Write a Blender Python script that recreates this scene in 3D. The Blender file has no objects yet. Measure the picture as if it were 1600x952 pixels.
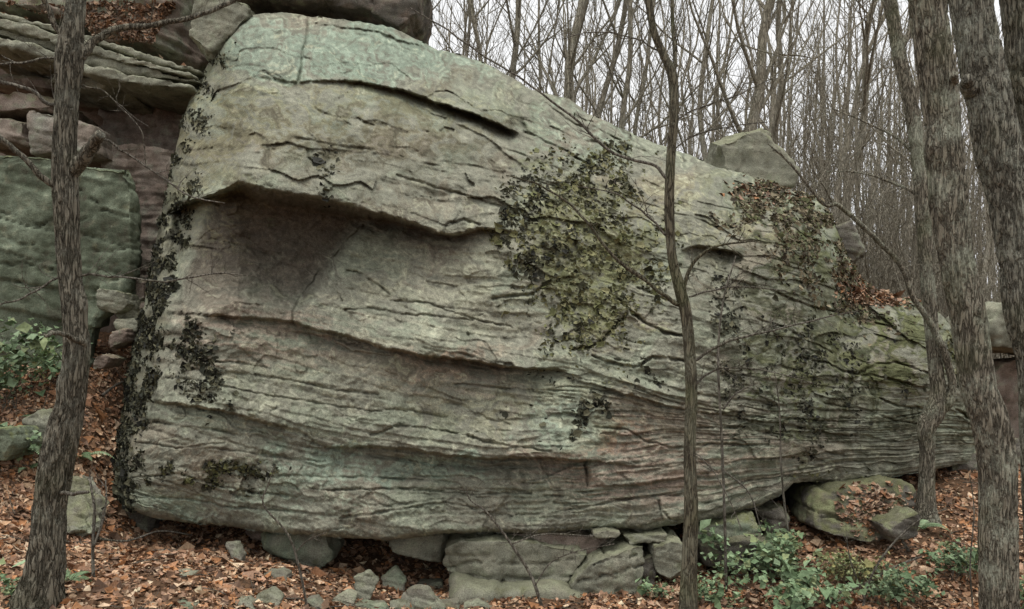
import bpy, math, random
import numpy as np
from mathutils import Vector

SC = bpy.context.scene
COL = SC.collection
F = 1251.0            # focal length in photo pixels
CAMZ = 2.0

# ------------------------------------------------------------------ camera
cam = bpy.data.cameras.new('camera')
cam.sensor_width = 36.0
cam.lens = F / 1600 * 36.0
cam.shift_y = (560 - 476) / 1600
cam.clip_start = 0.05
cam.clip_end = 2000
camo = bpy.data.objects.new('camera', cam)
camo.location = (0, 0, CAMZ)
camo.rotation_euler = (math.radians(90), 0, 0)
COL.objects.link(camo)
SC.camera = camo

# ------------------------------------------------------------------ overcast sky and soft sun
SUN_EL, SUN_AZ = math.radians(80), math.radians(-165)     # azimuth from +Y towards +X: behind the camera, to the left
world = bpy.data.worlds.new('World')
SC.world = world
world.use_nodes = True
wn, wl = world.node_tree.nodes, world.node_tree.links
wn.clear()
sky = wn.new('ShaderNodeTexSky'); sky.sky_type = 'NISHITA'; sky.sun_disc = False
sky.sun_elevation = SUN_EL; sky.sun_rotation = SUN_AZ
sky.dust_density = 6.0; sky.air_density = 1.0; sky.ozone_density = 1.0
hs = wn.new('ShaderNodeHueSaturation'); hs.inputs['Saturation'].default_value = 0.10
mixw = wn.new('ShaderNodeMixRGB'); mixw.inputs['Fac'].default_value = 0.75
mixw.inputs['Color2'].default_value = (8.2, 8.3, 8.4, 1)   # cloud layer, even and almost white
bgn = wn.new('ShaderNodeBackground'); bgn.inputs['Strength'].default_value = 0.088
wo = wn.new('ShaderNodeOutputWorld')
wl.new(sky.outputs[0], hs.inputs['Color']); wl.new(hs.outputs[0], mixw.inputs['Color1'])
wl.new(mixw.outputs[0], bgn.inputs['Color']); wl.new(bgn.outputs[0], wo.inputs['Surface'])
sun = bpy.data.lights.new('sun', 'SUN')
sun.energy = 1.5; sun.angle = math.radians(50); sun.color = (1.0, 0.97, 0.92)
suno = bpy.data.objects.new('sun', sun)
sd = Vector((math.sin(SUN_AZ) * math.cos(SUN_EL), math.cos(SUN_AZ) * math.cos(SUN_EL), math.sin(SUN_EL)))
suno.rotation_euler = (-sd).to_track_quat('-Z', 'Y').to_euler()
COL.objects.link(suno)
SC.view_settings.view_transform = 'Standard'
SC.view_settings.look = 'None'
SC.view_settings.exposure = 0.8
SC.view_settings.gamma = 1.0
SC.render.engine = 'CYCLES'
SC.render.filter_size = 1.1
SC.cycles.max_bounces = 6
SC.cycles.diffuse_bounces = 4
SC.cycles.use_denoising = True
SC.cycles.denoising_prefilter = 'NONE'

rng = np.random.default_rng(7)
R = random.Random(11)

# ------------------------------------------------------------------ noise
_perm = np.random.default_rng(3).permutation(512).astype(np.int64)
_perm = np.concatenate([_perm, _perm, _perm[:8]])
_g2 = np.stack([np.cos(np.arange(512) * 2.399963), np.sin(np.arange(512) * 2.399963)], 1)
_g3 = np.random.default_rng(5).normal(size=(512, 3)); _g3 /= np.linalg.norm(_g3, axis=1, keepdims=True)

def n2(x, y, seed=0):
    x = np.asarray(x, float) + seed * 17.31; y = np.asarray(y, float) + seed * 5.77
    xi = np.floor(x).astype(np.int64); yi = np.floor(y).astype(np.int64)
    xf = x - xi; yf = y - yi
    u = xf * xf * xf * (xf * (xf * 6 - 15) + 10); v = yf * yf * yf * (yf * (yf * 6 - 15) + 10)
    xi &= 511; yi &= 511
    def g(i, j, dx, dy):
        h = _perm[_perm[(xi + i) & 511] + ((yi + j) & 511)] & 511
        return _g2[h, 0] * dx + _g2[h, 1] * dy
    a = g(0, 0, xf, yf); b = g(1, 0, xf - 1, yf); c = g(0, 1, xf, yf - 1); d = g(1, 1, xf - 1, yf - 1)
    return ((a + u * (b - a)) * (1 - v) + (c + u * (d - c)) * v) * 1.4

def f2(x, y, seed=0, o=4, gain=0.5):
    s = 0; a = 1.0; k = 1.0
    for i in range(o):
        s = s + a * n2(x * k, y * k, seed + i * 3.1); a *= gain; k *= 2.03
    return s

def n3(p, seed=0):
    p = p + np.array([seed * 7.13, seed * 3.71, seed * 9.17])
    pi = np.floor(p).astype(np.int64); f = p - pi
    w = f * f * f * (f * (f * 6 - 15) + 10); pi &= 511
    out = 0
    for i in (0, 1):
        for j in (0, 1):
            for k in (0, 1):
                h = _perm[_perm[_perm[(pi[:, 0] + i) & 511] + ((pi[:, 1] + j) & 511)] + ((pi[:, 2] + k) & 511)] & 511
                d = (_g3[h] * (f - np.array([i, j, k]))).sum(1)
                out = out + d * (w[:, 0] if i else 1 - w[:, 0]) * (w[:, 1] if j else 1 - w[:, 1]) * (w[:, 2] if k else 1 - w[:, 2])
    return out * 1.5

def f3(p, seed=0, o=4, gain=0.5):
    s = 0; a = 1.0; k = 1.0
    for i in range(o):
        s = s + a * n3(p * k, seed + i * 2.3); a *= gain; k *= 2.03
    return s

def sst(x, a, b):
    t = np.clip((x - a) / (b - a), 0.0, 1.0)
    return t * t * (3 - 2 * t)

def at(px, py, d):
    """world point seen at photo position px, py, at depth d metres"""
    return np.array([(px - 800) * d / F, d, CAMZ + (560 - py) * d / F])

# ------------------------------------------------------------------ object helpers
def props(o, label=None, cat=None, group=None, kind=None):
    if label: o['label'] = label
    if cat: o['category'] = cat
    if group: o['group'] = group
    if kind: o['kind'] = kind
    return o

def empty(name, loc, label, cat, group=None):
    o = bpy.data.objects.new(name, None)
    o.location = tuple(float(v) for v in loc); o.empty_display_size = 0.1
    COL.objects.link(o)
    return props(o, label, cat, group)

def mesh_np(name, v, faces, col=None, smooth=True):
    """faces: list of int arrays (n,3) or (n,4)"""
    me = bpy.data.meshes.new(name)
    v = np.asarray(v, np.float32)
    faces = [np.asarray(f, np.int32) for f in faces if len(f)]
    me.vertices.add(len(v)); me.vertices.foreach_set('co', v.ravel())
    loops = np.concatenate([f.ravel() for f in faces])
    sizes = np.concatenate([np.full(len(f), f.shape[1], np.int32) for f in faces])
    starts = np.concatenate([[0], np.cumsum(sizes)[:-1]]).astype(np.int32)
    me.loops.add(len(loops)); me.loops.foreach_set('vertex_index', loops)
    me.polygons.add(len(sizes)); me.polygons.foreach_set('loop_start', starts); me.polygons.foreach_set('loop_total', sizes)
    me.polygons.foreach_set('use_smooth', np.full(len(sizes), smooth))
    if col is not None:
        c = np.ones((len(v), 4), np.float32); c[:, :3] = col
        at_ = me.color_attributes.new('Col', 'FLOAT_COLOR', 'POINT'); at_.data.foreach_set('color', c.ravel())
    me.update(calc_edges=True)
    return me

def obj(name, me, mat, parent=None, origin=None):
    """links a mesh given in world coordinates; its origin goes to `origin` or the parent's place"""
    o = bpy.data.objects.new(name, me)
    me.materials.append(mat)
    base = Vector(parent_loc(parent)) if parent is not None else Vector(tuple(float(x) for x in origin) if origin is not None else (0, 0, 0))
    if base.length > 0:
        n = len(me.vertices); a = np.empty(n * 3, np.float32); me.vertices.foreach_get('co', a)
        a = a.reshape(-1, 3) - np.array(base, np.float32); me.vertices.foreach_set('co', a.ravel())
    if parent is not None: o.parent = parent
    else: o.location = base
    COL.objects.link(o)
    return o

def parent_loc(p):
    l = Vector(p.location)
    while p.parent is not None:
        p = p.parent; l += Vector(p.location)
    return l

class MB:
    def __init__(s): s.v = []; s.q = []; s.t = []; s.c = []; s.n = 0; s.pend = {}
    def add(s, v, quads=None, tris=None, col=None):
        v = np.asarray(v, float)
        if quads is not None and len(quads): s.q.append(np.asarray(quads) + s.n)
        if tris is not None and len(tris): s.t.append(np.asarray(tris) + s.n)
        s.v.append(v); s.n += len(v)
        if col is not None: s.c.append(np.broadcast_to(col, (len(v), 3)))
    def flush(s):
        for (n, k), items in s.pend.items():
            P = np.array([i[0] for i in items], float); r = np.array([i[1] for i in items], float); m = len(P)
            T = np.gradient(P, axis=1); T /= np.linalg.norm(T, axis=2, keepdims=True) + 1e-9
            ref = np.where((np.abs(T[:, :, 1]).max(1) < 0.9)[:, None], np.array([[0.0, 1, 0]]), np.array([[1.0, 0, 0]]))[:, None, :]
            A = np.cross(T, ref); A /= np.linalg.norm(A, axis=2, keepdims=True) + 1e-9
            B = np.cross(T, A); th = np.arange(k) * 2 * math.pi / k
            v = P[:, :, None, :] + r[:, :, None, None] * (np.cos(th)[None, None, :, None] * A[:, :, None, :] + np.sin(th)[None, None, :, None] * B[:, :, None, :])
            q = tube_idx(n, k)[None] + (np.arange(m) * n * k)[:, None, None]
            col = None
            if items[0][2] is not None: col = np.repeat(np.array([i[2] for i in items], float), n * k, 0)
            s.add(v.reshape(-1, 3), q.reshape(-1, 4), None, col)
        s.pend = {}
    def mesh(s, name, smooth=True):
        s.flush()
        return mesh_np(name, np.concatenate(s.v), [np.concatenate(x) for x in (s.q, s.t) if x],
                       np.concatenate(s.c) if s.c else None, smooth)

_tubecache = {}
def tube_idx(n, k):
    if (n, k) not in _tubecache:
        i = np.arange(n - 1)[:, None] * k; j = np.arange(k)[None, :]; j2 = (j + 1) % k
        _tubecache[(n, k)] = np.stack([i + j, i + j2, i + k + j2, i + k + j], -1).reshape(-1, 4)
    return _tubecache[(n, k)]

def tube(mb, P, r, k=5, col=None, shape=None):
    P = np.asarray(P, float); n = len(P); r = np.broadcast_to(np.asarray(r, float), (n,))
    if shape is None and k <= 5:
        mb.pend.setdefault((n, k), []).append((P, r, col)); return
    T = np.gradient(P, axis=0); T /= np.linalg.norm(T, axis=1, keepdims=True) + 1e-9
    ref = np.array([0.0, 1.0, 0.0]) if abs(T[:, 1]).max() < 0.9 else np.array([1.0, 0.0, 0.0])
    A = np.cross(T, ref); A /= np.linalg.norm(A, axis=1, keepdims=True) + 1e-9
    B = np.cross(T, A)
    th = np.arange(k) * 2 * math.pi / k
    rr = r[:, None] * (np.ones((1, k)) if shape is None else shape)
    v = P[:, None, :] + rr[..., None] * (np.cos(th)[None, :, None] * A[:, None, :] + np.sin(th)[None, :, None] * B[:, None, :])
    v = v.reshape(-1, 3)
    quads = tube_idx(n, k)
    tris = []
    if k > 4:
        v = np.concatenate([v, P[:1], P[-1:]])
        j = np.arange(k); j2 = (j + 1) % k
        tris = np.concatenate([np.stack([np.full(k, n * k), j2, j], 1), np.stack([np.full(k, n * k + 1), (n - 1) * k + j, (n - 1) * k + j2], 1)])
    mb.add(v, quads, tris, col)
    return v

def spline(P, n):
    """Catmull-Rom through rows of P"""
    P = np.asarray(P, float); m = len(P)
    Q = np.concatenate([[2 * P[0] - P[1]], P, [2 * P[-1] - P[-2]]])
    t = np.linspace(0, m - 1 - 1e-6, n); i = t.astype(int); f = (t - i)[:, None]
    a, b, c, d = Q[i], Q[i + 1], Q[i + 2], Q[i + 3]
    return 0.5 * (2 * b + (c - a) * f + (2 * a - 5 * b + 4 * c - d) * f * f + (3 * b - 3 * c + d - a) * f ** 3)

# ------------------------------------------------------------------ materials
def new_mat(name):
    m = bpy.data.materials.new(name); m.use_nodes = True
    nt = m.node_tree; bs = nt.nodes['Principled BSDF']
    bs.inputs['Specular IOR Level'].default_value = 0.15
    return m, nt.nodes, nt.links, bs

def rock_material(name, bump=0.4, strata=1.0):
    m, N, L, bs = new_mat(name)
    at_ = N.new('ShaderNodeAttribute'); at_.attribute_name = 'Col'
    geo = N.new('ShaderNodeNewGeometry')
    # fine salt and pepper of the sandstone
    n1 = N.new('ShaderNodeTexNoise'); n1.inputs['Scale'].default_value = 75; n1.inputs['Detail'].default_value = 6; n1.inputs['Roughness'].default_value = 0.75
    r1 = N.new('ShaderNodeMapRange'); r1.inputs[1].default_value = 0.3; r1.inputs[2].default_value = 0.7; r1.inputs[3].default_value = 0.5; r1.inputs[4].default_value = 1.5
    n2_ = N.new('ShaderNodeTexNoise'); n2_.inputs['Scale'].default_value = 6; n2_.inputs['Detail'].default_value = 8; n2_.inputs['Roughness'].default_value = 0.7
    r2 = N.new('ShaderNodeMapRange'); r2.inputs[1].default_value = 0.3; r2.inputs[2].default_value = 0.7; r2.inputs[3].default_value = 0.72; r2.inputs[4].default_value = 1.25
    mu = N.new('ShaderNodeMath'); mu.operation = 'MULTIPLY'
    vm = N.new('ShaderNodeVectorMath'); vm.operation = 'SCALE'
    L.new(geo.outputs['Position'], n1.inputs['Vector']); L.new(geo.outputs['Position'], n2_.inputs['Vector'])
    L.new(n1.outputs[0], r1.inputs[0]); L.new(n2_.outputs[0], r2.inputs[0])
    L.new(r1.outputs[0], mu.inputs[0]); L.new(r2.outputs[0], mu.inputs[1])
    L.new(at_.outputs['Color'], vm.inputs[0]); L.new(mu.outputs[0], vm.inputs['Scale'])
    # small pale crust spots
    vo = N.new('ShaderNodeTexNoise'); vo.inputs['Scale'].default_value = 22; vo.inputs['Detail'].default_value = 5; vo.inputs['Roughness'].default_value = 0.8
    L.new(geo.outputs['Position'], vo.inputs['Vector'])
    r3 = N.new('ShaderNodeMapRange'); r3.inputs[1].default_value = 0.60; r3.inputs[2].default_value = 0.72; r3.inputs[3].default_value = 0; r3.inputs[4].default_value = 0.5
    L.new(vo.outputs[0], r3.inputs[0])
    mx = N.new('ShaderNodeMixRGB'); mx.inputs['Color2'].default_value = (0.36, 0.38, 0.29, 1)
    L.new(r3.outputs[0], mx.inputs['Fac']); L.new(vm.outputs[0], mx.inputs['Color1'])
    L.new(mx.outputs[0], bs.inputs['Base Color'])
    bs.inputs['Roughness'].default_value = 0.93
    mp = N.new('ShaderNodeMapping'); mp.inputs['Scale'].default_value = (0.8, 0.8, 1.5)
    nb = N.new('ShaderNodeTexNoise'); nb.inputs['Scale'].default_value = 16; nb.inputs['Detail'].default_value = 10; nb.inputs['Roughness'].default_value = 0.72
    L.new(geo.outputs['Position'], mp.inputs[0]); L.new(mp.outputs[0], nb.inputs['Vector'])
    bu = N.new('ShaderNodeBump'); bu.inputs['Strength'].default_value = bump; bu.inputs['Distance'].default_value = 0.05
    L.new(nb.outputs[0], bu.inputs['Height'])
    bu2 = N.new('ShaderNodeBump'); bu2.inputs['Strength'].default_value = .7; bu2.inputs['Distance'].default_value = 0.012
    L.new(n1.outputs[0], bu2.inputs['Height']); L.new(bu.outputs[0], bu2.inputs['Normal']); L.new(bu2.outputs[0], bs.inputs['Normal'])
    return m

def attr_material(name, rough=0.8, noise=0.3, scale=40, transl=0.0):
    m, N, L, bs = new_mat(name)
    at_ = N.new('ShaderNodeAttribute'); at_.attribute_name = 'Col'
    geo = N.new('ShaderNodeNewGeometry')
    n1 = N.new('ShaderNodeTexNoise'); n1.inputs['Scale'].default_value = scale; n1.inputs['Detail'].default_value = 4
    r1 = N.new('ShaderNodeMapRange'); r1.inputs[1].default_value = 0.3; r1.inputs[2].default_value = 0.7
    r1.inputs[3].default_value = 1 - noise; r1.inputs[4].default_value = 1 + noise
    vm = N.new('ShaderNodeVectorMath'); vm.operation = 'SCALE'
    L.new(geo.outputs['Position'], n1.inputs['Vector']); L.new(n1.outputs[0], r1.inputs[0])
    L.new(at_.outputs['Color'], vm.inputs[0]); L.new(r1.outputs[0], vm.inputs['Scale'])
    L.new(vm.outputs[0], bs.inputs['Base Color'])
    bs.inputs['Roughness'].default_value = rough
    return m

def bark_material(name, dark, mid, pale, pale_amt, green=0.15, plates=26):
    m, N, L, bs = new_mat(name)
    geo = N.new('ShaderNodeNewGeometry')
    mp = N.new('ShaderNodeMapping'); mp.inputs['Scale'].default_value = (1, 1, 0.15)
    L.new(geo.outputs['Position'], mp.inputs[0])
    dn = N.new('ShaderNodeTexNoise'); dn.inputs['Scale'].default_value = 14; dn.inputs['Detail'].default_value = 5
    L.new(mp.outputs[0], dn.inputs['Vector'])
    vmx = N.new('ShaderNodeVectorMath'); vmx.operation = 'MULTIPLY_ADD'; vmx.inputs[1].default_value = (.16, .16, .16)
    L.new(dn.outputs['Color'], vmx.inputs[0]); L.new(mp.outputs[0], vmx.inputs[2])
    vo = N.new('ShaderNodeTexVoronoi'); vo.feature = 'DISTANCE_TO_EDGE'; vo.inputs['Scale'].default_value = plates
    L.new(vmx.outputs[0], vo.inputs['Vector'])
    fa = N.new('ShaderNodeTexNoise'); fa.inputs['Scale'].default_value = 60; fa.inputs['Detail'].default_value = 6; fa.inputs['Roughness'].default_value = .75
    L.new(mp.outputs[0], fa.inputs['Vector'])
    rv = N.new('ShaderNodeMapRange'); rv.inputs[1].default_value = 0.0; rv.inputs[2].default_value = 0.18; rv.inputs[4].default_value = 0.6
    L.new(vo.outputs['Distance'], rv.inputs[0])
    a = N.new('ShaderNodeMath'); a.operation = 'MULTIPLY_ADD'; a.inputs[1].default_value = .75
    L.new(fa.outputs[0], a.inputs[0]); L.new(rv.outputs[0], a.inputs[2])
    cr = N.new('ShaderNodeValToRGB'); cr.color_ramp.elements[0].position = 0.36; cr.color_ramp.elements[1].position = 0.98
    cr.color_ramp.elements[0].color = (*dark, 1); cr.color_ramp.elements[1].color = (*mid, 1)
    L.new(a.outputs[0], cr.inputs[0])
    b = N.new('ShaderNodeTexNoise'); b.inputs['Scale'].default_value = 30; b.inputs['Detail'].default_value = 8; b.inputs['Roughness'].default_value = 0.8
    L.new(geo.outputs['Position'], b.inputs['Vector'])
    b2 = N.new('ShaderNodeTexNoise'); b2.inputs['Scale'].default_value = 3.2; b2.inputs['Detail'].default_value = 4
    L.new(geo.outputs['Position'], b2.inputs['Vector'])
    bb = N.new('ShaderNodeMath'); bb.operation = 'ADD'
    L.new(b.outputs[0], bb.inputs[0]); L.new(b2.outputs[0], bb.inputs[1])
    rb = N.new('ShaderNodeMapRange'); rb.inputs[1].default_value = 1.0; rb.inputs[2].default_value = 1.18; rb.inputs[3].default_value = 0; rb.inputs[4].default_value = pale_amt
    L.new(bb.outputs[0], rb.inputs[0])
    mx = N.new('ShaderNodeMixRGB'); mx.inputs['Color2'].default_value = (*pale, 1)
    L.new(rb.outputs[0], mx.inputs['Fac']); L.new(cr.outputs[0], mx.inputs['Color1'])
    g = N.new('ShaderNodeTexNoise'); g.inputs['Scale'].default_value = 2.3; g.inputs['Detail'].default_value = 6
    L.new(geo.outputs['Position'], g.inputs['Vector'])
    rg = N.new('ShaderNodeMapRange'); rg.inputs[1].default_value = 0.5; rg.inputs[2].default_value = 0.7; rg.inputs[3].default_value = 0; rg.inputs[4].default_value = green
    L.new(g.outputs[0], rg.inputs[0])
    mg = N.new('ShaderNodeMixRGB'); mg.inputs['Color2'].default_value = (0.12, 0.15, 0.055, 1)
    L.new(rg.outputs[0], mg.inputs['Fac']); L.new(mx.outputs[0], mg.inputs['Color1'])
    L.new(mg.outputs[0], bs.inputs['Base Color'])
    bs.inputs['Roughness'].default_value = 0.95
    bu = N.new('ShaderNodeBump'); bu.inputs['Strength'].default_value = 0.9; bu.inputs['Distance'].default_value = 0.04
    L.new(a.outputs[0], bu.inputs['Height']); L.new(bu.outputs[0], bs.inputs['Normal'])
    return m

M_ROCK = rock_material('sandstone')
M_LICH = attr_material('rock_tripe', 0.75, 0.25, 60)
M_LEAF = attr_material('dead_leaf', 0.7, 0.25, 50)
M_GREEN = attr_material('green_leaf', 0.55, 0.2, 30)
M_BARK1 = bark_material('bark_cherry', (0.046, 0.040, 0.029), (0.225, 0.203, 0.155), (0.29, 0.29, 0.235), 0.55)
M_BARK2 = bark_material('bark_oak', (0.070, 0.061, 0.046), (0.285, 0.255, 0.195), (0.40, 0.41, 0.32), 0.95, 0.3, 32)
M_BARK4 = bark_material('bark_maple', (0.070, 0.064, 0.050), (0.275, 0.258, 0.205), (0.36, 0.37, 0.30), 0.85, 0.2, 30)
M_BARK3 = bark_material('bark_birch', (0.05, 0.042, 0.03), (0.165, 0.145, 0.10), (0.26, 0.26, 0.19), 0.4, 0.35)
M_TWIG = bark_material('twig', (0.075, 0.065, 0.05), (0.20, 0.18, 0.145), (0.30, 0.28, 0.24), 0.5, 0.1)
M_WOOD = bark_material('grey_wood_bark', (0.19, 0.168, 0.125), (0.37, 0.335, 0.26), (0.44, 0.43, 0.36), 0.4, 0.2)

# ------------------------------------------------------------------ ground
def ground_z(x, y):
    x = np.asarray(x, float); y = np.asarray(y, float)
    # shallow hollow in front of the boulder, banks to the left and right
    z = -0.52 * sst(x, -3.7, -0.5) * (1 - 0.5 * sst(y, 9.4, 11.0))
    left = sst(-x, 4.2, 6.0)
    z = z + left * 2.15 * sst(y, 6.2, 12.2)
    z = z + 0.26 * sst(x, 2.2, 4.4) * sst(y, 7.6, 9.6) + 0.42 * sst(x, 4.0, 7.0) * sst(y, 9.5, 12.0)
    z = z - .24 * np.exp(-((y - 9.5) / .9) ** 2) * sst(x, -5.3, -4.3) * (1 - sst(x, -1.5, .5))
    # hillside behind the boulder
    hill = sst(y, 13.2, 15.6) * (1 - sst(x - (y - 14) * 0.55, 6.9, 8.6))
    z = z + hill * (2.7 - left * 1.2)
    z = z + sst(y, 18, 45) * 2.6 + np.clip(y - 45, 0, 400) * 0.05
    z = z + 0.05 * f2(x * 0.9, y * 0.9, 4, 4) + 0.015 * n2(x * 6, y * 6, 9)
    return z

def ground_hit(px, py):
    """depth at which the sight line through px, py meets the ground"""
    d = np.linspace(3, 30, 2700)
    h = CAMZ + (560 - py) * d / F - ground_z((px - 800) * d / F, d)
    i = np.argmax(h < 0)
    return float(d[i]) if h[i] < 0 else 12.0

def build_ground():
    xs = np.concatenate([-np.geomspace(200, 8.2, 24), np.arange(-8, 10, 0.12), np.geomspace(10.2, 200, 24)])
    ys = np.concatenate([[-200, -100, -50, -25, -12, -6, -3, 0], np.arange(1.5, 17, 0.12), np.geomspace(17.2, 420, 34)])
    X, Y = np.meshgrid(xs, ys); Z = ground_z(X, Y)
    v = np.stack([X, Y, Z], -1).reshape(-1, 3)
    n, k = len(ys), len(xs)
    i = np.arange(n - 1)[:, None] * k; j = np.arange(k - 1)[None, :]
    q = np.stack([i + j, i + j + 1, i + k + j + 1, i + k + j], -1).reshape(-1, 4)
    m, N, L, bs = new_mat('forest_soil')
    geo = N.new('ShaderNodeNewGeometry')
    a = N.new('ShaderNodeTexNoise'); a.inputs['Scale'].default_value = 18; a.inputs['Detail'].default_value = 10; a.inputs['Roughness'].default_value = 0.75
    L.new(geo.outputs['Position'], a.inputs['Vector'])
    cr = N.new('ShaderNodeValToRGB'); e = cr.color_ramp.elements
    e[0].position = 0.3; e[0].color = (0.035, 0.022, 0.014, 1); e[1].position = 0.7; e[1].color = (0.20, 0.115, 0.065, 1)
    L.new(a.outputs[0], cr.inputs[0]); L.new(cr.outputs[0], bs.inputs['Base Color'])
    bs.inputs['Roughness'].default_value = 1.0
    bu = N.new('ShaderNodeBump'); bu.inputs['Strength'].default_value = 0.8; bu.inputs['Distance'].default_value = 0.04
    L.new(a.outputs[0], bu.inputs['Height']); L.new(bu.outputs[0], bs.inputs['Normal'])
    o = obj('ground', mesh_np('ground', v, [q]), m)
    props(o, 'brown forest floor of soil sloping up to the left', kind='structure')
build_ground()

# ------------------------------------------------------------------ the boulder
OUT_T = np.array([(176, 764), (178, 730), (184, 690), (195, 625), (204, 572), (211, 520), (224, 478), (233, 440), (240, 400), (249, 345), (262, 290), (275, 240),
    (284, 190), (295, 160), (312, 122), (330, 92), (350, 62), (372, 38), (395, 23), (440, 20), (478, 24), (500, 27), (560, 34), (610, 42), (640, 56), (680, 76), (720, 86),
    (760, 100), (790, 116), (830, 140), (860, 148), (890, 155), (920, 178), (960, 195), (1000, 215), (1045, 231), (1080, 243), (1120, 262), (1160, 270), (1200, 284),
    (1240, 297), (1285, 312), (1303, 345), (1320, 392), (1340, 428), (1366, 451), (1400, 463), (1435, 471), (1470, 490), (1495, 520), (1510, 560), (1520, 600), (1527, 650), (1530, 700)], float)
OUT_B = np.array([(176, 766), (182, 778), (200, 796), (240, 810), (300, 818), (360, 823), (420, 833), (500, 838), (560, 843), (610, 845), (680, 836), (760, 832), (830, 835),
    (900, 828), (960, 825), (1010, 831), (1050, 820), (1100, 815), (1150, 800), (1190, 790), (1222, 772), (1240, 757), (1280, 752), (1320, 757), (1350, 750), (1375, 752), (1400, 744), (1430, 738), (1470, 732),
    (1510, 724), (1530, 706)], float)

GX = [176, 300, 400, 500, 600, 700, 800, 900, 1000, 1100, 1200, 1300, 1400, 1530]
GUIDES = [[60, 40, 20, 20, 40, 75, 120, 160, 205, 245, 275, 300, 320, 340],
          [140, 125, 120, 126, 135, 165, 203, 245, 290, 330, 360, 390, 420, 440],
          [300, 292, 293, 322, 345, 366, 362, 380, 410, 430, 450, 480, 510, 540],
          [480, 490, 497, 515, 542, 557, 574, 582, 612, 640, 655, 660, 655, 640],
          [615, 632, 655, 680, 692, 708, 716, 716, 702, 690, 690, 690, 688, 680],
          [770, 812, 828, 840, 845, 835, 832, 828, 830, 815, 785, 755, 745, 725]]
GS = [40, 150, 330, 540, 690, 835]

DEPTHS = [(395, 28, 11.8), (350, 65, 11.9), (312, 122, 11.7), (284, 190, 11.2), (262, 290, 11.0), (240, 400, 10.7), (211, 520, 10.4), (195, 625, 10.2), (178, 740, 9.8),
    (440, 30, 11.8), (560, 42, 11.7), (680, 84, 11.9), (790, 124, 12.0), (900, 175, 11.9), (1000, 225, 12.2), (1080, 252, 12.4), (1200, 294, 12.7), (1290, 325, 12.7),
    (420, 112, 10.7), (480, 90, 10.95), (560, 100, 10.95), (660, 130, 11.1), (760, 160, 11.3), (830, 190, 11.4),
    (380, 140, 10.7), (345, 200, 10.55), (385, 225, 9.75), (440, 165, 10.1), (550, 180, 10.0), (650, 210, 10.1), (760, 250, 10.3),
    (395, 250, 9.3), (450, 270, 9.15), (540, 310, 9.15), (640, 340, 9.2), (700, 330, 9.4), (780, 330, 9.7), (600, 260, 9.6),
    (325, 330, 9.35), (300, 420, 9.36), (270, 480, 9.40), (400, 380, 9.28), (400, 460, 9.28), (550, 440, 9.3), (500, 490, 9.2), (690, 532, 8.80), (700, 500, 8.92), (748, 505, 9.27), (725, 462, 9.2), (655, 470, 9.02), (640, 505, 8.92), (735, 540, 9.05), (780, 420, 9.35), (760, 500, 9.25), (860, 560, 9.2), (860, 420, 9.6),
    (262, 550, 9.3), (400, 560, 9.1), (560, 600, 9.0), (700, 650, 8.9), (820, 650, 8.9), (930, 650, 9.05), (1000, 560, 9.3), (1060, 640, 9.2),
    (240, 620, 9.25), (215, 720, 9.2), (205, 780, 9.2), (300, 790, 8.95), (420, 780, 8.85), (600, 800, 8.72), (800, 790, 8.78), (1000, 780, 9.0), (1100, 770, 9.25), (1160, 760, 9.5), (1235, 735, 9.9),
    (1200, 600, 9.8), (1300, 650, 10.15), (1400, 650, 10.7), (1500, 640, 11.3), (1525, 700, 11.6), (1200, 450, 10.2), (1300, 520, 10.7), (1400, 520, 11.1), (1470, 540, 11.4),
    (1100, 380, 10.3), (1100, 300, 11.3), (1000, 270, 11.3), (920, 230, 11.2), (1200, 350, 11.1), (1280, 380, 11.5), (900, 320, 10.2), (1000, 380, 10.1), (950, 460, 9.7), (1325, 455, 11.5), (1400, 480, 11.9),
    (1320, 740, 10.2), (1420, 725, 10.7), (1080, 470, 9.7)]

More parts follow.
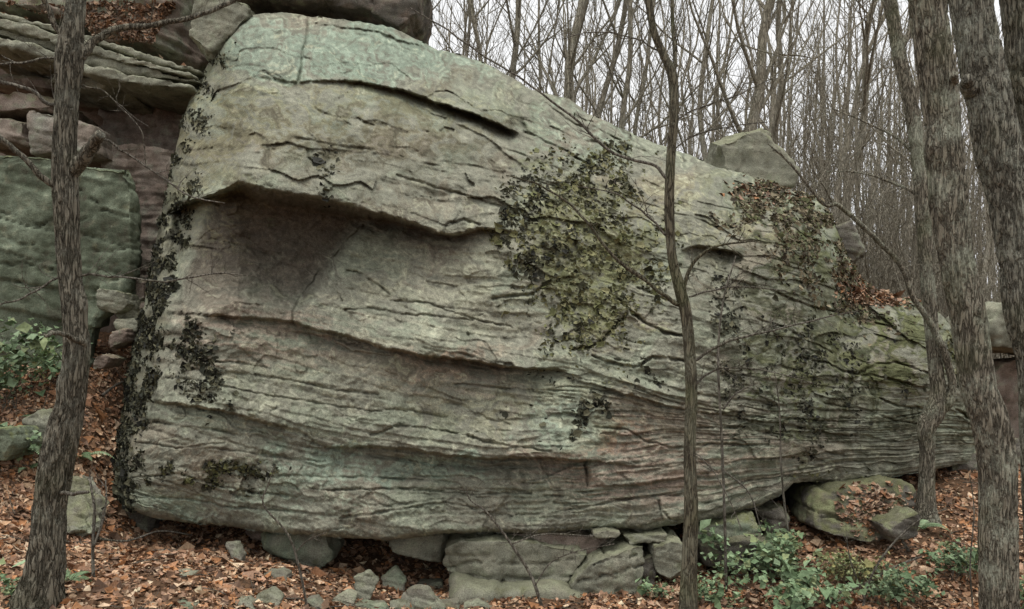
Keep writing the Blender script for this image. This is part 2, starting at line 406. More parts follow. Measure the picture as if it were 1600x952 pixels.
# ledges: (points x,y), (x, proud metres), px falloff above, (x, undercut metres), px falloff below, px transition
LEDGES = [
    ([(400, 119), (440, 124), (470, 126), (560, 128), (620, 140), (700, 166), (760, 186), (812, 207)], [(400, .05), (560, .10), (700, .22), (790, .25), (812, .05)], 45,
     [(400, .02), (520, .05), (650, .30), (720, .5), (800, .45), (812, 0)], 13, 3),
    ([(262, 330), (310, 312), (336, 301), (375, 283), (413, 293), (488, 305), (537, 316), (590, 331), (651, 348), (685, 360), (709, 365), (755, 356), (808, 363)], [(262, 0), (336, .03), (385, .12), (420, .15), (540, .13), (690, .13), (760, .06), (808, .02)], 34,
     [(262, .75), (310, .9), (340, 1.0), (420, 1.05), (560, 1.0), (620, .85), (690, .55), (740, .26), (808, .05)], 130, [(262, 4), (340, 6), (410, 28), (500, 29), (540, 25), (600, 14), (690, 7), (808, 5)]),
    ([(262, 488), (320, 492), (400, 497), (455, 501), (500, 515), (560, 531), (620, 546), (690, 556), (760, 569), (820, 576), (890, 578)], [(255, .04), (300, .10), (400, .09), (500, .12), (620, .22), (720, .26), (820, .18), (890, .03)], 38,
     [(255, .03), (400, .08), (560, .20), (700, .24), (820, .22), (890, 0)], 20, 3),
    ([(455, 503), (500, 524), (545, 545), (600, 553), (680, 562)], [(455, 0), (520, .07), (600, .06), (680, 0)], 12, [(455, 0), (540, .06), (680, 0)], 10, 2),
    ([(233, 624), (290, 635), (360, 646), (400, 656), (470, 672), (500, 696)], [(228, .02), (260, .12), (360, .14), (400, .08), (480, .05), (500, 0)], 40, [(230, .02), (280, .10), (380, .08), (500, .0)], 24, 3),
    ([(480, 697), (525, 700), (580, 696), (640, 700), (700, 712), (760, 717), (830, 716), (940, 719), (1000, 727), (1075, 724)], [(480, .0), (540, .12), (640, .18), (760, .22), (900, .20), (945, .08), (1000, .04), (1075, 0)], 42,
     [(480, .02), (600, .12), (760, .18), (915, .16), (925, .02), (1075, 0)], 40, 3),
    ([(918, 757), (980, 759), (1020, 756), (1050, 749), (1080, 742), (1130, 730)], [(915, 0), (940, .06), (1050, .07), (1130, 0)], 22, [(915, 0), (1000, .04), (1130, 0)], 12, 2),
    ([(400, 227), (430, 228), (450, 224), (480, 234), (520, 234), (560, 239)], [(395, .02), (430, .05), (480, .04), (560, 0)], 16, [(395, .02), (430, .05), (560, 0)], 12, 2),
    ([(885, 590), (930, 600), (970, 612), (1000, 622), (1050, 636), (1100, 645), (1180, 656), (1240, 665), (1330, 680), (1440, 693)], [(885, .02), (960, .08), (1050, .07), (1180, .04), (1330, .05), (1440, .03)], 24,
     [(885, .02), (970, .06), (1050, .04), (1200, .02), (1440, .02)], 14, 2),
    ([(620, 150), (650, 165), (680, 180), (700, 188), (740, 205), (770, 222), (795, 242), (830, 262)], [(620, 0), (680, .05), (770, .07), (830, .02)], 18, [(620, 0), (700, .03), (830, .02)], 10, 2),
    ([(1060, 395), (1080, 388), (1110, 385), (1150, 393), (1165, 405)], [(1055, 0), (1080, .05), (1150, .10), (1170, 0)], 20, [(1055, 0), (1080, .15), (1140, .30), (1170, 0)], 34, 5),
    ([(480, 33), (520, 39), (560, 46), (600, 54), (640, 68), (678, 80)], [(478, .03), (560, .05), (640, .06), (680, 0)], 12, [(478, .03), (600, .06), (680, 0)], 8, 2),
    ([(1330, 466), (1360, 480), (1390, 505), (1420, 530), (1448, 541)], [(1330, .02), (1390, .08), (1450, .03)], 22, [(1330, 0), (1400, .05), (1450, 0)], 10, 2),
]
# cracks: points, depth, half-width px
CRACKS = [
    ([(480, 28), (481, 45), (476, 70), (470, 90), (467, 110), (468, 125)], .13, 2.2), ([(400, 118), (415, 111), (430, 125)], .06, 2),
    ([(490, 170), (520, 182), (560, 185), (585, 195)], .04, 2), ([(620, 275), (660, 285), (700, 298), (750, 312), (790, 325)], .06, 2.2),
    ([(572, 353), (545, 375), (530, 395), (500, 420), (485, 440), (470, 460), (456, 485), (455, 502)], .07, 1.8),
    ([(545, 423), (560, 423), (580, 440), (595, 447), (607, 460)], .06, 1.8), ([(500, 435), (520, 450), (535, 470)], .035, 1.5),
    ([(540, 485), (580, 482), (620, 490), (660, 492), (690, 497), (740, 500)], .06, 2), ([(610, 470), (660, 473), (700, 485), (750, 500), (800, 512)], .05, 1.8),
    ([(770, 468), (800, 463), (830, 458), (850, 447), (866, 440)], .10, 2.5), ([(710, 602), (760, 605), (800, 610), (840, 613), (900, 622)], .06, 2),
    ([(400, 585), (440, 590), (490, 602), (530, 610), (590, 616)], .05, 1.8), ([(300, 560), (350, 566), (420, 575)], .04, 1.6), ([(260, 590), (330, 598), (400, 615), (450, 623), (520, 632), (580, 640), (620, 640), (700, 650)], .05, 1.8),
    ([(690, 628), (720, 633), (745, 645), (760, 655), (800, 662)], .05, 2), ([(580, 680), (620, 665), (660, 667), (700, 675), (760, 690), (800, 697), (860, 706)], .07, 2),
    ([(400, 745), (480, 745), (560, 745), (640, 748), (720, 755)], .05, 1.8), ([(515, 767), (600, 765), (680, 768), (760, 771), (830, 770)], .07, 1.9),
    ([(530, 812), (600, 800), (660, 790), (700, 787), (740, 790)], .05, 2), ([(600, 793), (650, 785), (690, 780)], .04, 2), ([(750, 800), (800, 808), (860, 800), (930, 790), (1000, 780), (1070, 772)], .05, 1.8),
    ([(919, 720), (917, 757)], .10, 2), ([(1028, 785), (1030, 800), (1036, 812)], .08, 2), ([(1034, 800), (1050, 812), (1070, 815)], .06, 2),
    ([(930, 668), (980, 672), (1010, 690), (1050, 700), (1075, 697), (1130, 693), (1200, 697)], .06, 2), ([(1080, 665), (1150, 670), (1240, 685)], .06, 1.8),
    ([(925, 555), (950, 565), (990, 575), (1000, 572), (1020, 560), (1070, 565)], .09, 2.2), ([(990, 490), (1010, 505), (1040, 520), (1075, 527)], .10, 2.5),
    ([(893, 548), (925, 542), (945, 530), (960, 512), (982, 490)], .09, 2.5), ([(1000, 450), (1040, 470), (1070, 478)], .10, 2.5), ([(1250, 560), (1290, 566), (1320, 580), (1380, 590), (1445, 611)], .07, 2.2),
    ([(1330, 585), (1370, 570), (1400, 566), (1448, 586)], .06, 2), ([(1185, 500), (1240, 520), (1300, 550)], .05, 2), ([(1290, 630), (1340, 640), (1380, 650), (1440, 668)], .06, 2),
    ([(1375, 622), (1410, 634), (1452, 640)], .07, 2), ([(1495, 640), (1527, 662)], .09, 2.2), ([(1290, 705), (1330, 712), (1435, 710)], .05, 2), ([(1460, 668), (1520, 672)], .05, 2),
    ([(820, 205), (850, 222), (880, 235), (930, 262)], .09, 2.5), ([(815, 150), (812, 180), (822, 205)], .08, 3), ([(900, 180), (930, 200), (980, 225), (1030, 245)], .08, 2.5),
    ([(860, 200), (890, 215), (940, 225), (990, 250)], .05, 2), ([(1040, 330), (1080, 340), (1130, 360)], .05, 2.2), ([(850, 160), (900, 195), (960, 215), (1010, 240)], .06, 2),
    ([(320, 700), (380, 705), (440, 715), (510, 722)], .035, 1.6), ([(215, 690), (280, 700), (350, 690)], .035, 1.6), ([(210, 745), (280, 742), (350, 760), (450, 775)], .05, 1.8),
    ([(200, 770), (240, 775), (300, 780), (370, 795), (480, 800)], .045, 1.8), ([(300, 460), (360, 470), (420, 480)], .03, 1.6), ([(330, 370), (400, 390), (470, 420)], .03, 1.6),
    ([(480, 235), (483, 250), (500, 262)], .04, 2), ([(690, 365), (700, 350), (725, 345), (752, 352)], .07, 2), ([(940, 450), (970, 470), (1000, 500)], .05, 2)]

def seg_dist(px, py, pts):
    best = np.full(px.shape, 1e9)
    for (x0, y0), (x1, y1) in zip(pts[:-1], pts[1:]):
        dx, dy = x1 - x0, y1 - y0; l = dx * dx + dy * dy + 1e-9
        t = np.clip(((px - x0) * dx + (py - y0) * dy) / l, 0, 1)
        best = np.minimum(best, np.hypot(px - x0 - t * dx, py - y0 - t * dy))
    return best

def tps(pts, X, Y):
    P = np.array(pts, float); n = len(P); s = 300.0
    p = P[:, :2] / s
    def U(r2): return np.where(r2 > 1e-12, r2 * np.log(r2 + 1e-12), 0)
    K = U(((p[:, None] - p[None]) ** 2).sum(-1)) + np.eye(n) * 0.003
    A = np.zeros((n + 3, n + 3)); A[:n, :n] = K; A[:n, n] = 1; A[:n, n + 1:] = p; A[n, :n] = 1; A[n + 1:, :n] = p.T
    w = np.linalg.solve(A, np.concatenate([P[:, 2], [0, 0, 0]]))
    gx = np.linspace(150, 1560, 160); gy = np.linspace(-20, 880, 110)
    GXX, GYY = np.meshgrid(gx / s, gy / s)
    Z = w[n] + w[n + 1] * GXX + w[n + 2] * GYY
    for i in range(n): Z = Z + w[i] * U((GXX - p[i, 0]) ** 2 + (GYY - p[i, 1]) ** 2)
    fx = np.clip((X - 150) / (1410) * 159, 0, 158.999); fy = np.clip((Y + 20) / 900 * 109, 0, 108.999)
    ix = fx.astype(int); iy = fy.astype(int); ax = fx - ix; ay = fy - iy
    return (Z[iy, ix] * (1 - ax) + Z[iy, ix + 1] * ax) * (1 - ay) + (Z[iy + 1, ix] * (1 - ax) + Z[iy + 1, ix + 1] * ax) * ay

def ell(px, py, cx, cy, rx, ry, soft=0.5):
    d = np.sqrt(((px - cx) / rx) ** 2 + ((py - cy) / ry) ** 2)
    return 1 - sst(d, 1 - soft, 1 + soft)

def bedding(px, py):
    g = np.stack([np.interp(px, GX, gy) for gy in GUIDES])
    s = np.where(py < g[0], GS[0] + (py - g[0]), 0.0)
    s = np.where(py >= g[-1], GS[-1] + (py - g[-1]), s)
    for i in range(len(GUIDES) - 1):
        t = (py - g[i]) / (g[i + 1] - g[i] + 1e-6)
        s = np.where((t >= 0) & (t < 1), GS[i] + t * (GS[i + 1] - GS[i]), s)
    return s

def mixc(c, col, f):
    f = np.clip(f, 0, 1)[..., None]
    return c * (1 - f) + np.array(col) * f

def build_boulder():
    nx, ny = 800, 460
    # columns: a little denser near the steep left edge
    t = np.linspace(0, 1, nx)
    xs = 176 + (1530 - 176) * (t * 0.8 + 0.2 * t * t)
    e = 2.2 * n2(xs / 18, xs * 0, 31) + 1.0 * n2(xs / 6, xs * 0, 32)
    yt = np.interp(xs, OUT_T[:, 0], OUT_T[:, 1]) + e * sst(xs, 380, 420)
    yb = np.interp(xs, OUT_B[:, 0], OUT_B[:, 1]) + (2.5 * n2(xs / 22, xs * 0, 33) + 1.2 * n2(xs / 7, xs * 0, 34)) * sst(xs, 185, 220)
    b = np.linspace(0, 1, ny)
    PX = np.repeat(xs[None, :], ny, 0); PY = yt[None, :] + b[:, None] * (yb - yt)[None, :]
    # jagged sideways play of the left edge
    wob = (1 - sst(PX, 176, 420)) * (4 * n2(PY / 28, PY * 0, 41) + 2 * n2(PY / 9, PY * 0, 42))
    D = tps(DEPTHS, PX, PY)
    wx = PX + 5 * n2(PX / 45, PY / 45, 1) + 2.0 * n2(PX / 13, PY / 13, 2)
    wy = PY + 3.5 * n2(PX / 70, PY / 45, 3) + 2.0 * n2(PX / 17, PY / 12, 4) + 1.1 * n2(PX / 5, PY / 5, 5)
    lines = np.zeros_like(D)
    for pts, pr, up, un, dn, tr in LEDGES:
        pts = np.array(pts, float); pr = np.array(pr); un = np.array(un)
        x0, x1 = pts[0, 0], pts[-1, 0]
        ye = np.interp(wx, pts[:, 0], pts[:, 1])
        fade = sst(wx, x0 - 8, x0 + 18) * (1 - sst(wx, x1 - 18, x1 + 8))
        a = np.interp(wx, pr[:, 0], pr[:, 1]) * fade; u = np.interp(wx, un[:, 0], un[:, 1]) * fade
        dy = wy - ye
        if isinstance(tr, list): tr = np.interp(wx, [k_[0] for k_ in tr], [k_[1] for k_ in tr])
        below = sst(dy, -1, tr)
        rag = 1 + 0.25 * n2(wx / 30, wy / 30, 17)
        D = D - a * rag * (.55 * (1 - sst(-dy, up * .5, up * 1.5)) + .45 * np.exp(np.minimum(dy, 0) / up)) * (1 - below)
        if dn > 80:
            t_ = np.clip(dy / (dn + 55), 0, 1); lw = 1 - sst(wx + (wy - 355) * .8, 545, 585)
            D = D + u * below * (lw * (1 - .35 * t_ - .65 * t_ ** 6) + (1 - lw) * (1 - t_) ** 1.7) * (0.9 + .1 * rag)
        else:
            D = D + u * below * np.exp(-np.maximum(dy, 0) / dn) * rag
    for pts, dep, hw in CRACKS:
        pts = [(x, y) for x, y in pts]
        a = np.array(pts)
        m = (wx > a[:, 0].min() - 16) & (wx < a[:, 0].max() + 16) & (wy > a[:, 1].min() - 16) & (wy < a[:, 1].max() + 16)
        d = seg_dist(wx[m], wy[m], pts)
        k = 0.75 + 0.6 * n2(wx[m] / 25, wy[m] / 25, 6)
        D[m] += dep * 1.35 * np.clip(k, .25, 1.4) * np.exp(-(d / (hw * 0.85)) ** 2)
        # the upper lip of the crack sits a little proud
        D[m] -= 0.25 * dep * np.exp(-(d / 11) ** 2)
    # bedding relief
    S = bedding(PX, PY + 4 * n2(PX / 70, PY / 70, 8))
    left_face = 1 - sst(PX - np.interp(PY, [20, 140, 230, 310, 480, 620, 770], [360, 365, 392, 325, 268, 236, 196]), -22, 14)
    calm = 1 - 0.55 * ell(PX, PY, 480, 410, 190, 100) - 0.45 * ell(PX, PY, 560, 80, 240, 55)
    calm = np.clip(calm - .45 * ell(PX, PY, 470, 585, 230, 70), .3, 1)
    dens = sst(f2(PX / 170, PY / 90, 12, 3), -0.35, 0.5)
    low = sst(PY, 480, 640)
    dens = sst(f2(PX / 150, PY / 70, 12, 3), -0.05, 0.55)
    r1 = n2(PX / 360, S / 21, 21) + 0.16 * n2(PX / 60, S / 11, 22) + 0.07 * n2(PX / 13, S / 7, 20)
    D += 0.026 * calm * (0.04 + 0.96 * dens) * (0.6 + 0.5 * low) * np.exp(-(r1 / 0.030) ** 2)
    r2 = n2(PX / 190, S / 9, 23) + 0.15 * n2(PX / 30, S / 5, 24)
    dens2 = sst(f2(PX / 90, PY / 45, 13, 3), 0.1, 0.6)
    D += 0.008 * calm * dens2 * np.exp(-(r2 / 0.045) ** 2)
    # stepped beds
    h = 2.0 * n2(PX / 480, S / 36, 25) + 0.3 * n2(PX / 90, S / 18, 26) + .08 * n2(PX / 12, PY / 12, 30)
    st = np.floor(h) + sst(h - np.floor(h), 0.85, 1.0)
    D += 0.030 * calm * (st - h) * (0.6 + 0.5 * low)
    h2 = 1.6 * n2(PX / 260, S / 14, 27) + .3 * n2(PX / 45, S / 8, 28)
    D += 0.007 * calm * dens * (np.floor(h2) + sst(h2 - np.floor(h2), 0.8, 1.0) - h2)
    gj = np.random.default_rng(17)
    for k_ in range(46):
        sk = gj.uniform(60, 830) if k_ < 26 else gj.uniform(520, 830)
        xa = gj.uniform(190, 1350); ln_ = gj.uniform(120, 480); dep = gj.uniform(.03, .075)
        if xa < 700 and 340 < sk < 520: dep *= .4
        if sk < 150: dep *= .5
        win = (sst(xs, xa, xa + 40) * (1 - sst(xs, xa + ln_ - 40, xa + ln_)))
        wob_ = 3.5 * n2(xs / 130, xs * 0, 300 + k_) + 1.6 * n2(xs / 18, xs * 0, 400 + k_) + .8 * n2(xs / 5, xs * 0, 500 + k_)
        cs_ = win > 0; win = win[None, cs_]; dd = S[:, cs_] - sk - wob_[None, cs_]
        keep = np.clip(.5 + 1.6 * n2(xs / 45, xs * 0, 600 + k_), 0, 1.2)[None, cs_]
        D[:, cs_] += dep * win * keep * np.exp(-(dd / 1.5) ** 2) + .022 * win * sst(dd, -.5, 1.5) * np.exp(-np.maximum(dd, 0) / 14) * (dd > -1)
    # broken block faces: each cell its own offset and lean
    for (cw, chh, amp, lean, sd_) in ((190, 60, .030, .06, 61), (80, 26, .010, .03, 62)):
        cx = PX / cw + .35 * n2(PX / 60, PY / 60, sd_); cy = S / chh + .35 * n2(PX / 50, PY / 30, sd_ + 1)
        ix = np.floor(cx).astype(int); iy = np.floor(cy).astype(int)
        best = np.full(PX.shape, 9.0); off = np.zeros(PX.shape)
        for di in (-1, 0, 1):
            for dj in (-1, 0, 1):
                h0 = _perm[(_perm[(ix + di) & 511] + ((iy + dj) & 511)) & 511]
                jx = ix + di + .1 + .8 * ((h0 * 7919) % 512) / 512; jy = iy + dj + .1 + .8 * ((h0 * 104729) % 512) / 512
                dd = (cx - jx) ** 2 + (cy - jy) ** 2
                val = amp * (((h0 * 31) % 512) / 256 - 1) + lean * ((((h0 * 17) % 512) / 256 - 1) * (cx - jx) + (((h0 * 53) % 512) / 256 - 1) * (cy - jy))
                off = np.where(dd < best, val, off); best = np.minimum(best, dd)
        D += off * calm
    # lumps and grain
    D += 0.07 * f2(PX / 150, PY / 90, 14, 3) + 0.022 * f2(PX / 22, PY / 18, 15, 3) + 0.009 * f2(PX / 7, PY / 5, 16, 2)
    D += 0.06 * left_face * f2(PX / 22, PY / 26, 19, 4)
    ex = np.interp(PY, [20, 120, 230, 290, 312, 480, 620, 770], [395, 398, 394, 374, 330, 266, 238, 197]) + 6 * n2(PX / 40, PY / 26, 44) + 2.5 * n2(PX / 10, PY / 9, 45)
    D += .0065 * np.clip(ex - PX, 0, 60) * sst(PY, 60, 130) - .05 * np.exp(-((ex - PX) / 22) ** 2) * sst(PY, 90, 150)
    # pits
    pit = n2(PX / 14, PY / 10, 29); D += 0.010 * sst(pit, 0.45, 0.75)
    Db = D.copy()
    for _ in range(60):
        Db[1:-1, 1:-1] = .25 * (Db[:-2, 1:-1] + Db[2:, 1:-1] + Db[1:-1, :-2] + Db[1:-1, 2:])
    wl_ = ell(PX, PY, 753, 629, 34, 18, .4); D = D * (1 - .9 * wl_) + Db * .9 * wl_
    # round the silhouette away from the viewer
    dT = seg_dist(PX, PY, [tuple(p) for p in OUT_T]); w = np.clip(dT / 26, 0, 1)
    D += 0.32 * (1 - np.sqrt(1 - (1 - w) ** 2))
    dB = seg_dist(PX, PY, [tuple(p) for p in OUT_B]); w = np.clip(dB / 12, 0, 1)
    D += 0.22 * (1 - np.sqrt(1 - (1 - w) ** 2))
    PXw = PX + wob * np.clip(1 - dT / 60, 0, 1)
    V = np.stack([(PXw - 800) * D / F, D, CAMZ + (560 - PY) * D / F], -1)
    # ---- colour
    PX0, PY0 = PX, PY
    PX = PX0 + 38 * f2(PX0 / 75, PY0 / 60, 91, 4, .6); PY = PY0 + 26 * f2(PX0 / 75, PY0 / 60, 92, 4, .6)
    c = np.zeros(PX.shape + (3,)); c[:] = (0.215, 0.213, 0.168)
    nA = f2(PX / 120, PY / 70, 51, 4); nB = f2(PX / 40, PY / 30, 52, 4); nC = f2(PX / 12, PY / 9, 53, 3); nS = n2(PX / 90, S / 9, 54) + .5 * n2(PX / 40, S / 4, 55)
    c = mixc(c, (0.240, 0.258, 0.196), 0.85 * sst(nA + .4 * nB, -0.1, 0.6))            # grey-green crust
    c = mixc(c, (0.250, 0.205, 0.155), 0.4 * sst(-nA + .5 * nB, 0.15, 0.7))         # pinkish bare stone
    pink = np.clip(ell(PX, PY, 1010, 720, 230, 75) + .8 * ell(PX, PY, 420, 530, 170, 45) + .6 * ell(PX, PY, 700, 590, 120, 40), 0, 1)
    c = mixc(c, (0.29, 0.222, 0.178), 0.75 * pink * sst(nS + .6 * nB + .4 * nC, -.4, .5))
    rust = ell(PX, PY, 950, 682, 50, 28) + .6 * ell(PX, PY, 690, 575, 60, 20) + 0.5 * ell(PX, PY, 690, 556, 90, 12)
    c = mixc(c, (0.23, 0.135, 0.085), 0.55 * np.clip(rust, 0, 1) * sst(nC + nB, -.6, .6))
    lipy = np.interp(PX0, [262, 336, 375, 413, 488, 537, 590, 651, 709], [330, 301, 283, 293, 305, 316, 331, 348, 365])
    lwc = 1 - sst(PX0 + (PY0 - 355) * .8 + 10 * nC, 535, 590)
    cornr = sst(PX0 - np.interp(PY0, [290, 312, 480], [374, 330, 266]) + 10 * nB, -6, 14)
    dry = np.clip(lwc * (1 - .6 * sst(PY0 + 14 * nB, 395, 500)) + (1 - lwc) * .8 * (1 - sst(PY0 - lipy + 12 * nB, 8, 60)) * (1 - sst(PX0, 690, 760)), 0, 1) * sst(PY0 - lipy, -1, 6) * (1 - sst(PY0, 488, 500)) * cornr                                   # dry brown rock below the brow, with the overhang's shade painted in
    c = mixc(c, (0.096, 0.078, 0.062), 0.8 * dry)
    tan = ell(PX, PY, 760, 420, 90, 90) + .8 * ell(PX, PY, 640, 500, 130, 35)
    c = mixc(c, (0.27, 0.255, 0.20), 0.6 * np.clip(tan, 0, 1) * sst(nS + nB, -.6, .4))
    olive = np.clip(ell(PX, PY, 540, 185, 260, 60) + .7 * ell(PX, PY, 330, 230, 60, 150) + .7 * ell(PX, PY, 1060, 330, 160, 60) + .6 * ell(PX, PY, 850, 640, 160, 50), 0, 1)
    c = mixc(c, (0.215, 0.205, 0.115), 0.7 * olive * sst(nB + .6 * nC, -.35, .5))
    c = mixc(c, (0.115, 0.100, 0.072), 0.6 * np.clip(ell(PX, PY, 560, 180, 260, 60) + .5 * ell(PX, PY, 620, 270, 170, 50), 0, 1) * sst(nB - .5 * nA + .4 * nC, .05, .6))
    mint = np.clip(1.0 * ell(PX, PY, 560, 85, 250, 48) + .5 * ell(PX, PY, 410, 70, 90, 50) + .9 * ell(PX, PY, 670, 728, 160, 26) + .7 * ell(PX, PY, 460, 720, 90, 36)
                   + 1.0 * ell(PX, PY, 870, 650, 70, 40) + .55 * ell(PX, PY, 400, 785, 240, 30) + .6 * ell(PX, PY, 880, 210, 110, 50) + .45 * ell(PX, PY, 1240, 640, 90, 80), 0, 1)
    c = mixc(c, (0.215, 0.280, 0.222), 0.6 * sst(mint + .5 * nB + .45 * nC + .3 * nS, .4, 1.05))
    moss = np.clip(ell(PX, PY, 930, 420, 100, 120) + .7 * ell(PX, PY, 1375, 545, 75, 70) + .6 * ell(PX, PY, 1255, 590, 30, 100) + .6 * ell(PX, PY, 1220, 340, 100, 50) + .5 * ell(PX, PY, 860, 300, 60, 60), 0, 1)
    c = mixc(c, (0.155, 0.160, 0.068), 0.7 * sst(moss + .6 * nB + .5 * nC, .45, 1.15))
    # black algae streaks on the right half, following the run of the water
    stk = n2(PX / 16, PY / 170, 56) + .6 * n2(PX / 7, PY / 90, 57) + .4 * nB
    c = mixc(c, (0.060, 0.066, 0.036), 0.92 * sst(PX, 1060, 1200) * sst(stk, -.2, .45) * (1 - .7 * sst(PY, 640, 720)))
    c = mixc(c, (0.085, 0.075, 0.055), 0.6 * sst(nB + nS * .7, .35, .9))
    c = mixc(c, (0.36, 0.36, 0.27), 0.45 * sst(nC + .7 * nB + .4 * nS, .35, 1.1) * (1 - dry))
    c = mixc(c, (0.105, 0.118, 0.045), 0.8 * np.clip(ell(PX, PY, 1390, 540, 100, 100) + .8 * ell(PX, PY, 1250, 600, 32, 110) + .6 * ell(PX, PY, 1180, 540, 24, 90) + .8 * ell(PX, PY, 1270, 400, 70, 60), 0, 1) * sst(nB + .7 * nC, -.3, .5))
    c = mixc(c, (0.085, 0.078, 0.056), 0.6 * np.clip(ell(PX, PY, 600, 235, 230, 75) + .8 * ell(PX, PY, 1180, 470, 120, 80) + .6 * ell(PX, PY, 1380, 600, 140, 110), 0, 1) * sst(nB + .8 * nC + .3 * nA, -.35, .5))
    c = mixc(c, (0.315, 0.318, 0.238), 0.6 * np.clip(ell(PX, PY, 690, 450, 130, 80) + ell(PX, PY, 790, 640, 140, 50) + .6 * ell(PX, PY, 480, 600, 190, 50), 0, 1) * sst(nB + .5 * nS, -.4, .5))
    PX, PY = PX0, PY0
    c = mixc(c, (0.13, 0.12, 0.075), 0.5 * left_face * sst(nC, -.4, .4))
    c *= (1 + 0.34 * nC + .12 * nS)[..., None]; c = np.clip(c, .02, .6); c = .19 * (c / .19) ** 1.10
    # ---- mesh: front sheet plus shell behind it
    n0 = nx * ny
    v = V.reshape(-1, 3); cc = c.reshape(-1, 3)
    I = np.arange(n0).reshape(ny, nx)
    q = np.stack([I[:-1, :-1], I[1:, :-1], I[1:, 1:], I[:-1, 1:]], -1).reshape(-1, 4)
    loop = np.concatenate([I[0, :], I[1:, -1], I[-1, -2::-1], I[-2:0, 0]])
    bl = v[loop]; cen = bl.mean(0); m = len(loop)
    ring1 = bl + np.array([0, 1.0, 0]); ring1[:, 2] -= 0.0
    ring2 = ring1.copy(); ring2[:, 1] = np.maximum(ring2[:, 1] + .6, 13.2); ring2[:, [0, 2]] = cen[[0, 2]] + (ring2[:, [0, 2]] - cen[[0, 2]]) * 0.9
    tip = np.array([[cen[0], 13.6, cen[2]]])
    v = np.concatenate([v, ring1, ring2, tip]); cc = np.concatenate([cc, cc[loop], cc[loop], cc[loop[:1]]])
    j = np.arange(m); j2 = (j + 1) % m
    q2 = np.stack([loop[j], loop[j2], n0 + j2, n0 + j], 1); q3 = np.stack([n0 + j, n0 + j2, n0 + m + j2, n0 + m + j], 1)
    t3 = np.stack([n0 + m + j, n0 + m + j2, np.full(m, n0 + 2 * m)], 1)
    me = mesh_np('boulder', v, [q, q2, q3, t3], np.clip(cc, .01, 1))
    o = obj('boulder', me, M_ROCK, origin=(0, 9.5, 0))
    props(o, 'huge grey-green layered sandstone boulder with an overhanging brow, filling the picture', 'boulder')
    du = np.gradient(V, axis=1); dv = np.gradient(V, axis=0)
    Nn = np.cross(dv, du); Nn /= np.linalg.norm(Nn, axis=-1, keepdims=True) + 1e-9
    sgn = np.sign(-Nn[..., 1].mean()); Nn = Nn * sgn
    return o, PX, PY, V, Nn
BOULDER, BPX, BPY, BV, BN = build_boulder()

# ------------------------------------------------------------------ rock tripe (leafy lichen) on the boulder
def flakes(P, Nn, size, cols, cup=0.45, tilt=0.5, sides=5, lift=0.4, seed=0):
    """curled leafy plates standing on points P with normals Nn"""
    g = np.random.default_rng(seed); n = len(P)
    d = Nn + tilt * g.normal(size=(n, 3)) + np.array([0, 0, -0.25]); d /= np.linalg.norm(d, axis=1, keepdims=True)
    a = np.cross(d, g.normal(size=(n, 3))); a /= np.linalg.norm(a, axis=1, keepdims=True) + 1e-9
    b = np.cross(d, a)
    s = size * np.exp(g.normal(size=n) * 0.35)
    th = np.arange(sides) * 2 * math.pi / sides
    rad = 1 + 0.35 * g.normal(size=(n, sides)); rad = np.clip(rad, .3, 1.7)
    hgt = .7 * cup * (0.3 + 1.2 * g.random((n, sides)))
    rim = P[:, None] + d[:, None] * (lift * s)[:, None, None] * 0.15 + s[:, None, None] * (rad[..., None] * (np.cos(th)[None, :, None] * a[:, None] + np.sin(th)[None, :, None] * b[:, None]) + hgt[..., None] * d[:, None])
    cen = P + d * (0.1 * s)[:, None]
    v = np.concatenate([cen[:, None], rim], 1).reshape(-1, 3)
    base = np.arange(n)[:, None, None] * (sides + 1)
    k = np.arange(sides)
    t = np.stack([np.zeros(sides, int), 1 + k, 1 + (k + 1) % sides], 1)[None] + base
    cols = np.asarray(cols); ci = cols[g.integers(0, len(cols), n)] * (0.7 + 0.6 * g.random((n, 1)))
    cv = np.repeat(ci, sides + 1, 0)
    return v, t.reshape(-1, 3), cv

DARKL = [(0.030, 0.032, 0.022), (0.045, 0.045, 0.030), (0.022, 0.022, 0.018), (0.07, 0.07, 0.045), (0.11, 0.105, 0.065)]
OLIVL = [(0.13, 0.135, 0.06), (0.16, 0.155, 0.075), (0.07, 0.07, 0.04), (0.045, 0.045, 0.028), (0.20, 0.19, 0.10)]
BROWNL = [(0.10, 0.085, 0.055), (0.15, 0.12, 0.075), (0.06, 0.05, 0.035), (0.10, 0.105, 0.05), (0.20, 0.17, 0.11)]

def lichen(weight, count, size, cols, label, seed, tilt=0.5, cup=0.45):
    g = np.random.default_rng(seed)
    nz = sst(f2(BPX / 30, BPY / 34, seed + 60, 5, .6) + .5 * weight, -0.05, 0.75) + .008
    area = np.linalg.norm(np.cross(np.gradient(BV, axis=1), np.gradient(BV, axis=0)), axis=-1)
    w = (weight * nz * area).ravel(); w /= w.sum()
    idx = g.choice(len(w), size=count, p=w)
    P = BV.reshape(-1, 3)[idx] + g.normal(size=(count, 3)) * 0.004
    v, t, c = flakes(P, BN.reshape(-1, 3)[idx], size, cols, seed=seed, tilt=tilt, cup=cup)
    o = obj('lichen_patch', mesh_np('lichen_patch', v, [t], c, smooth=False), M_LICH, BOULDER)
    props(o, label, kind='stuff')

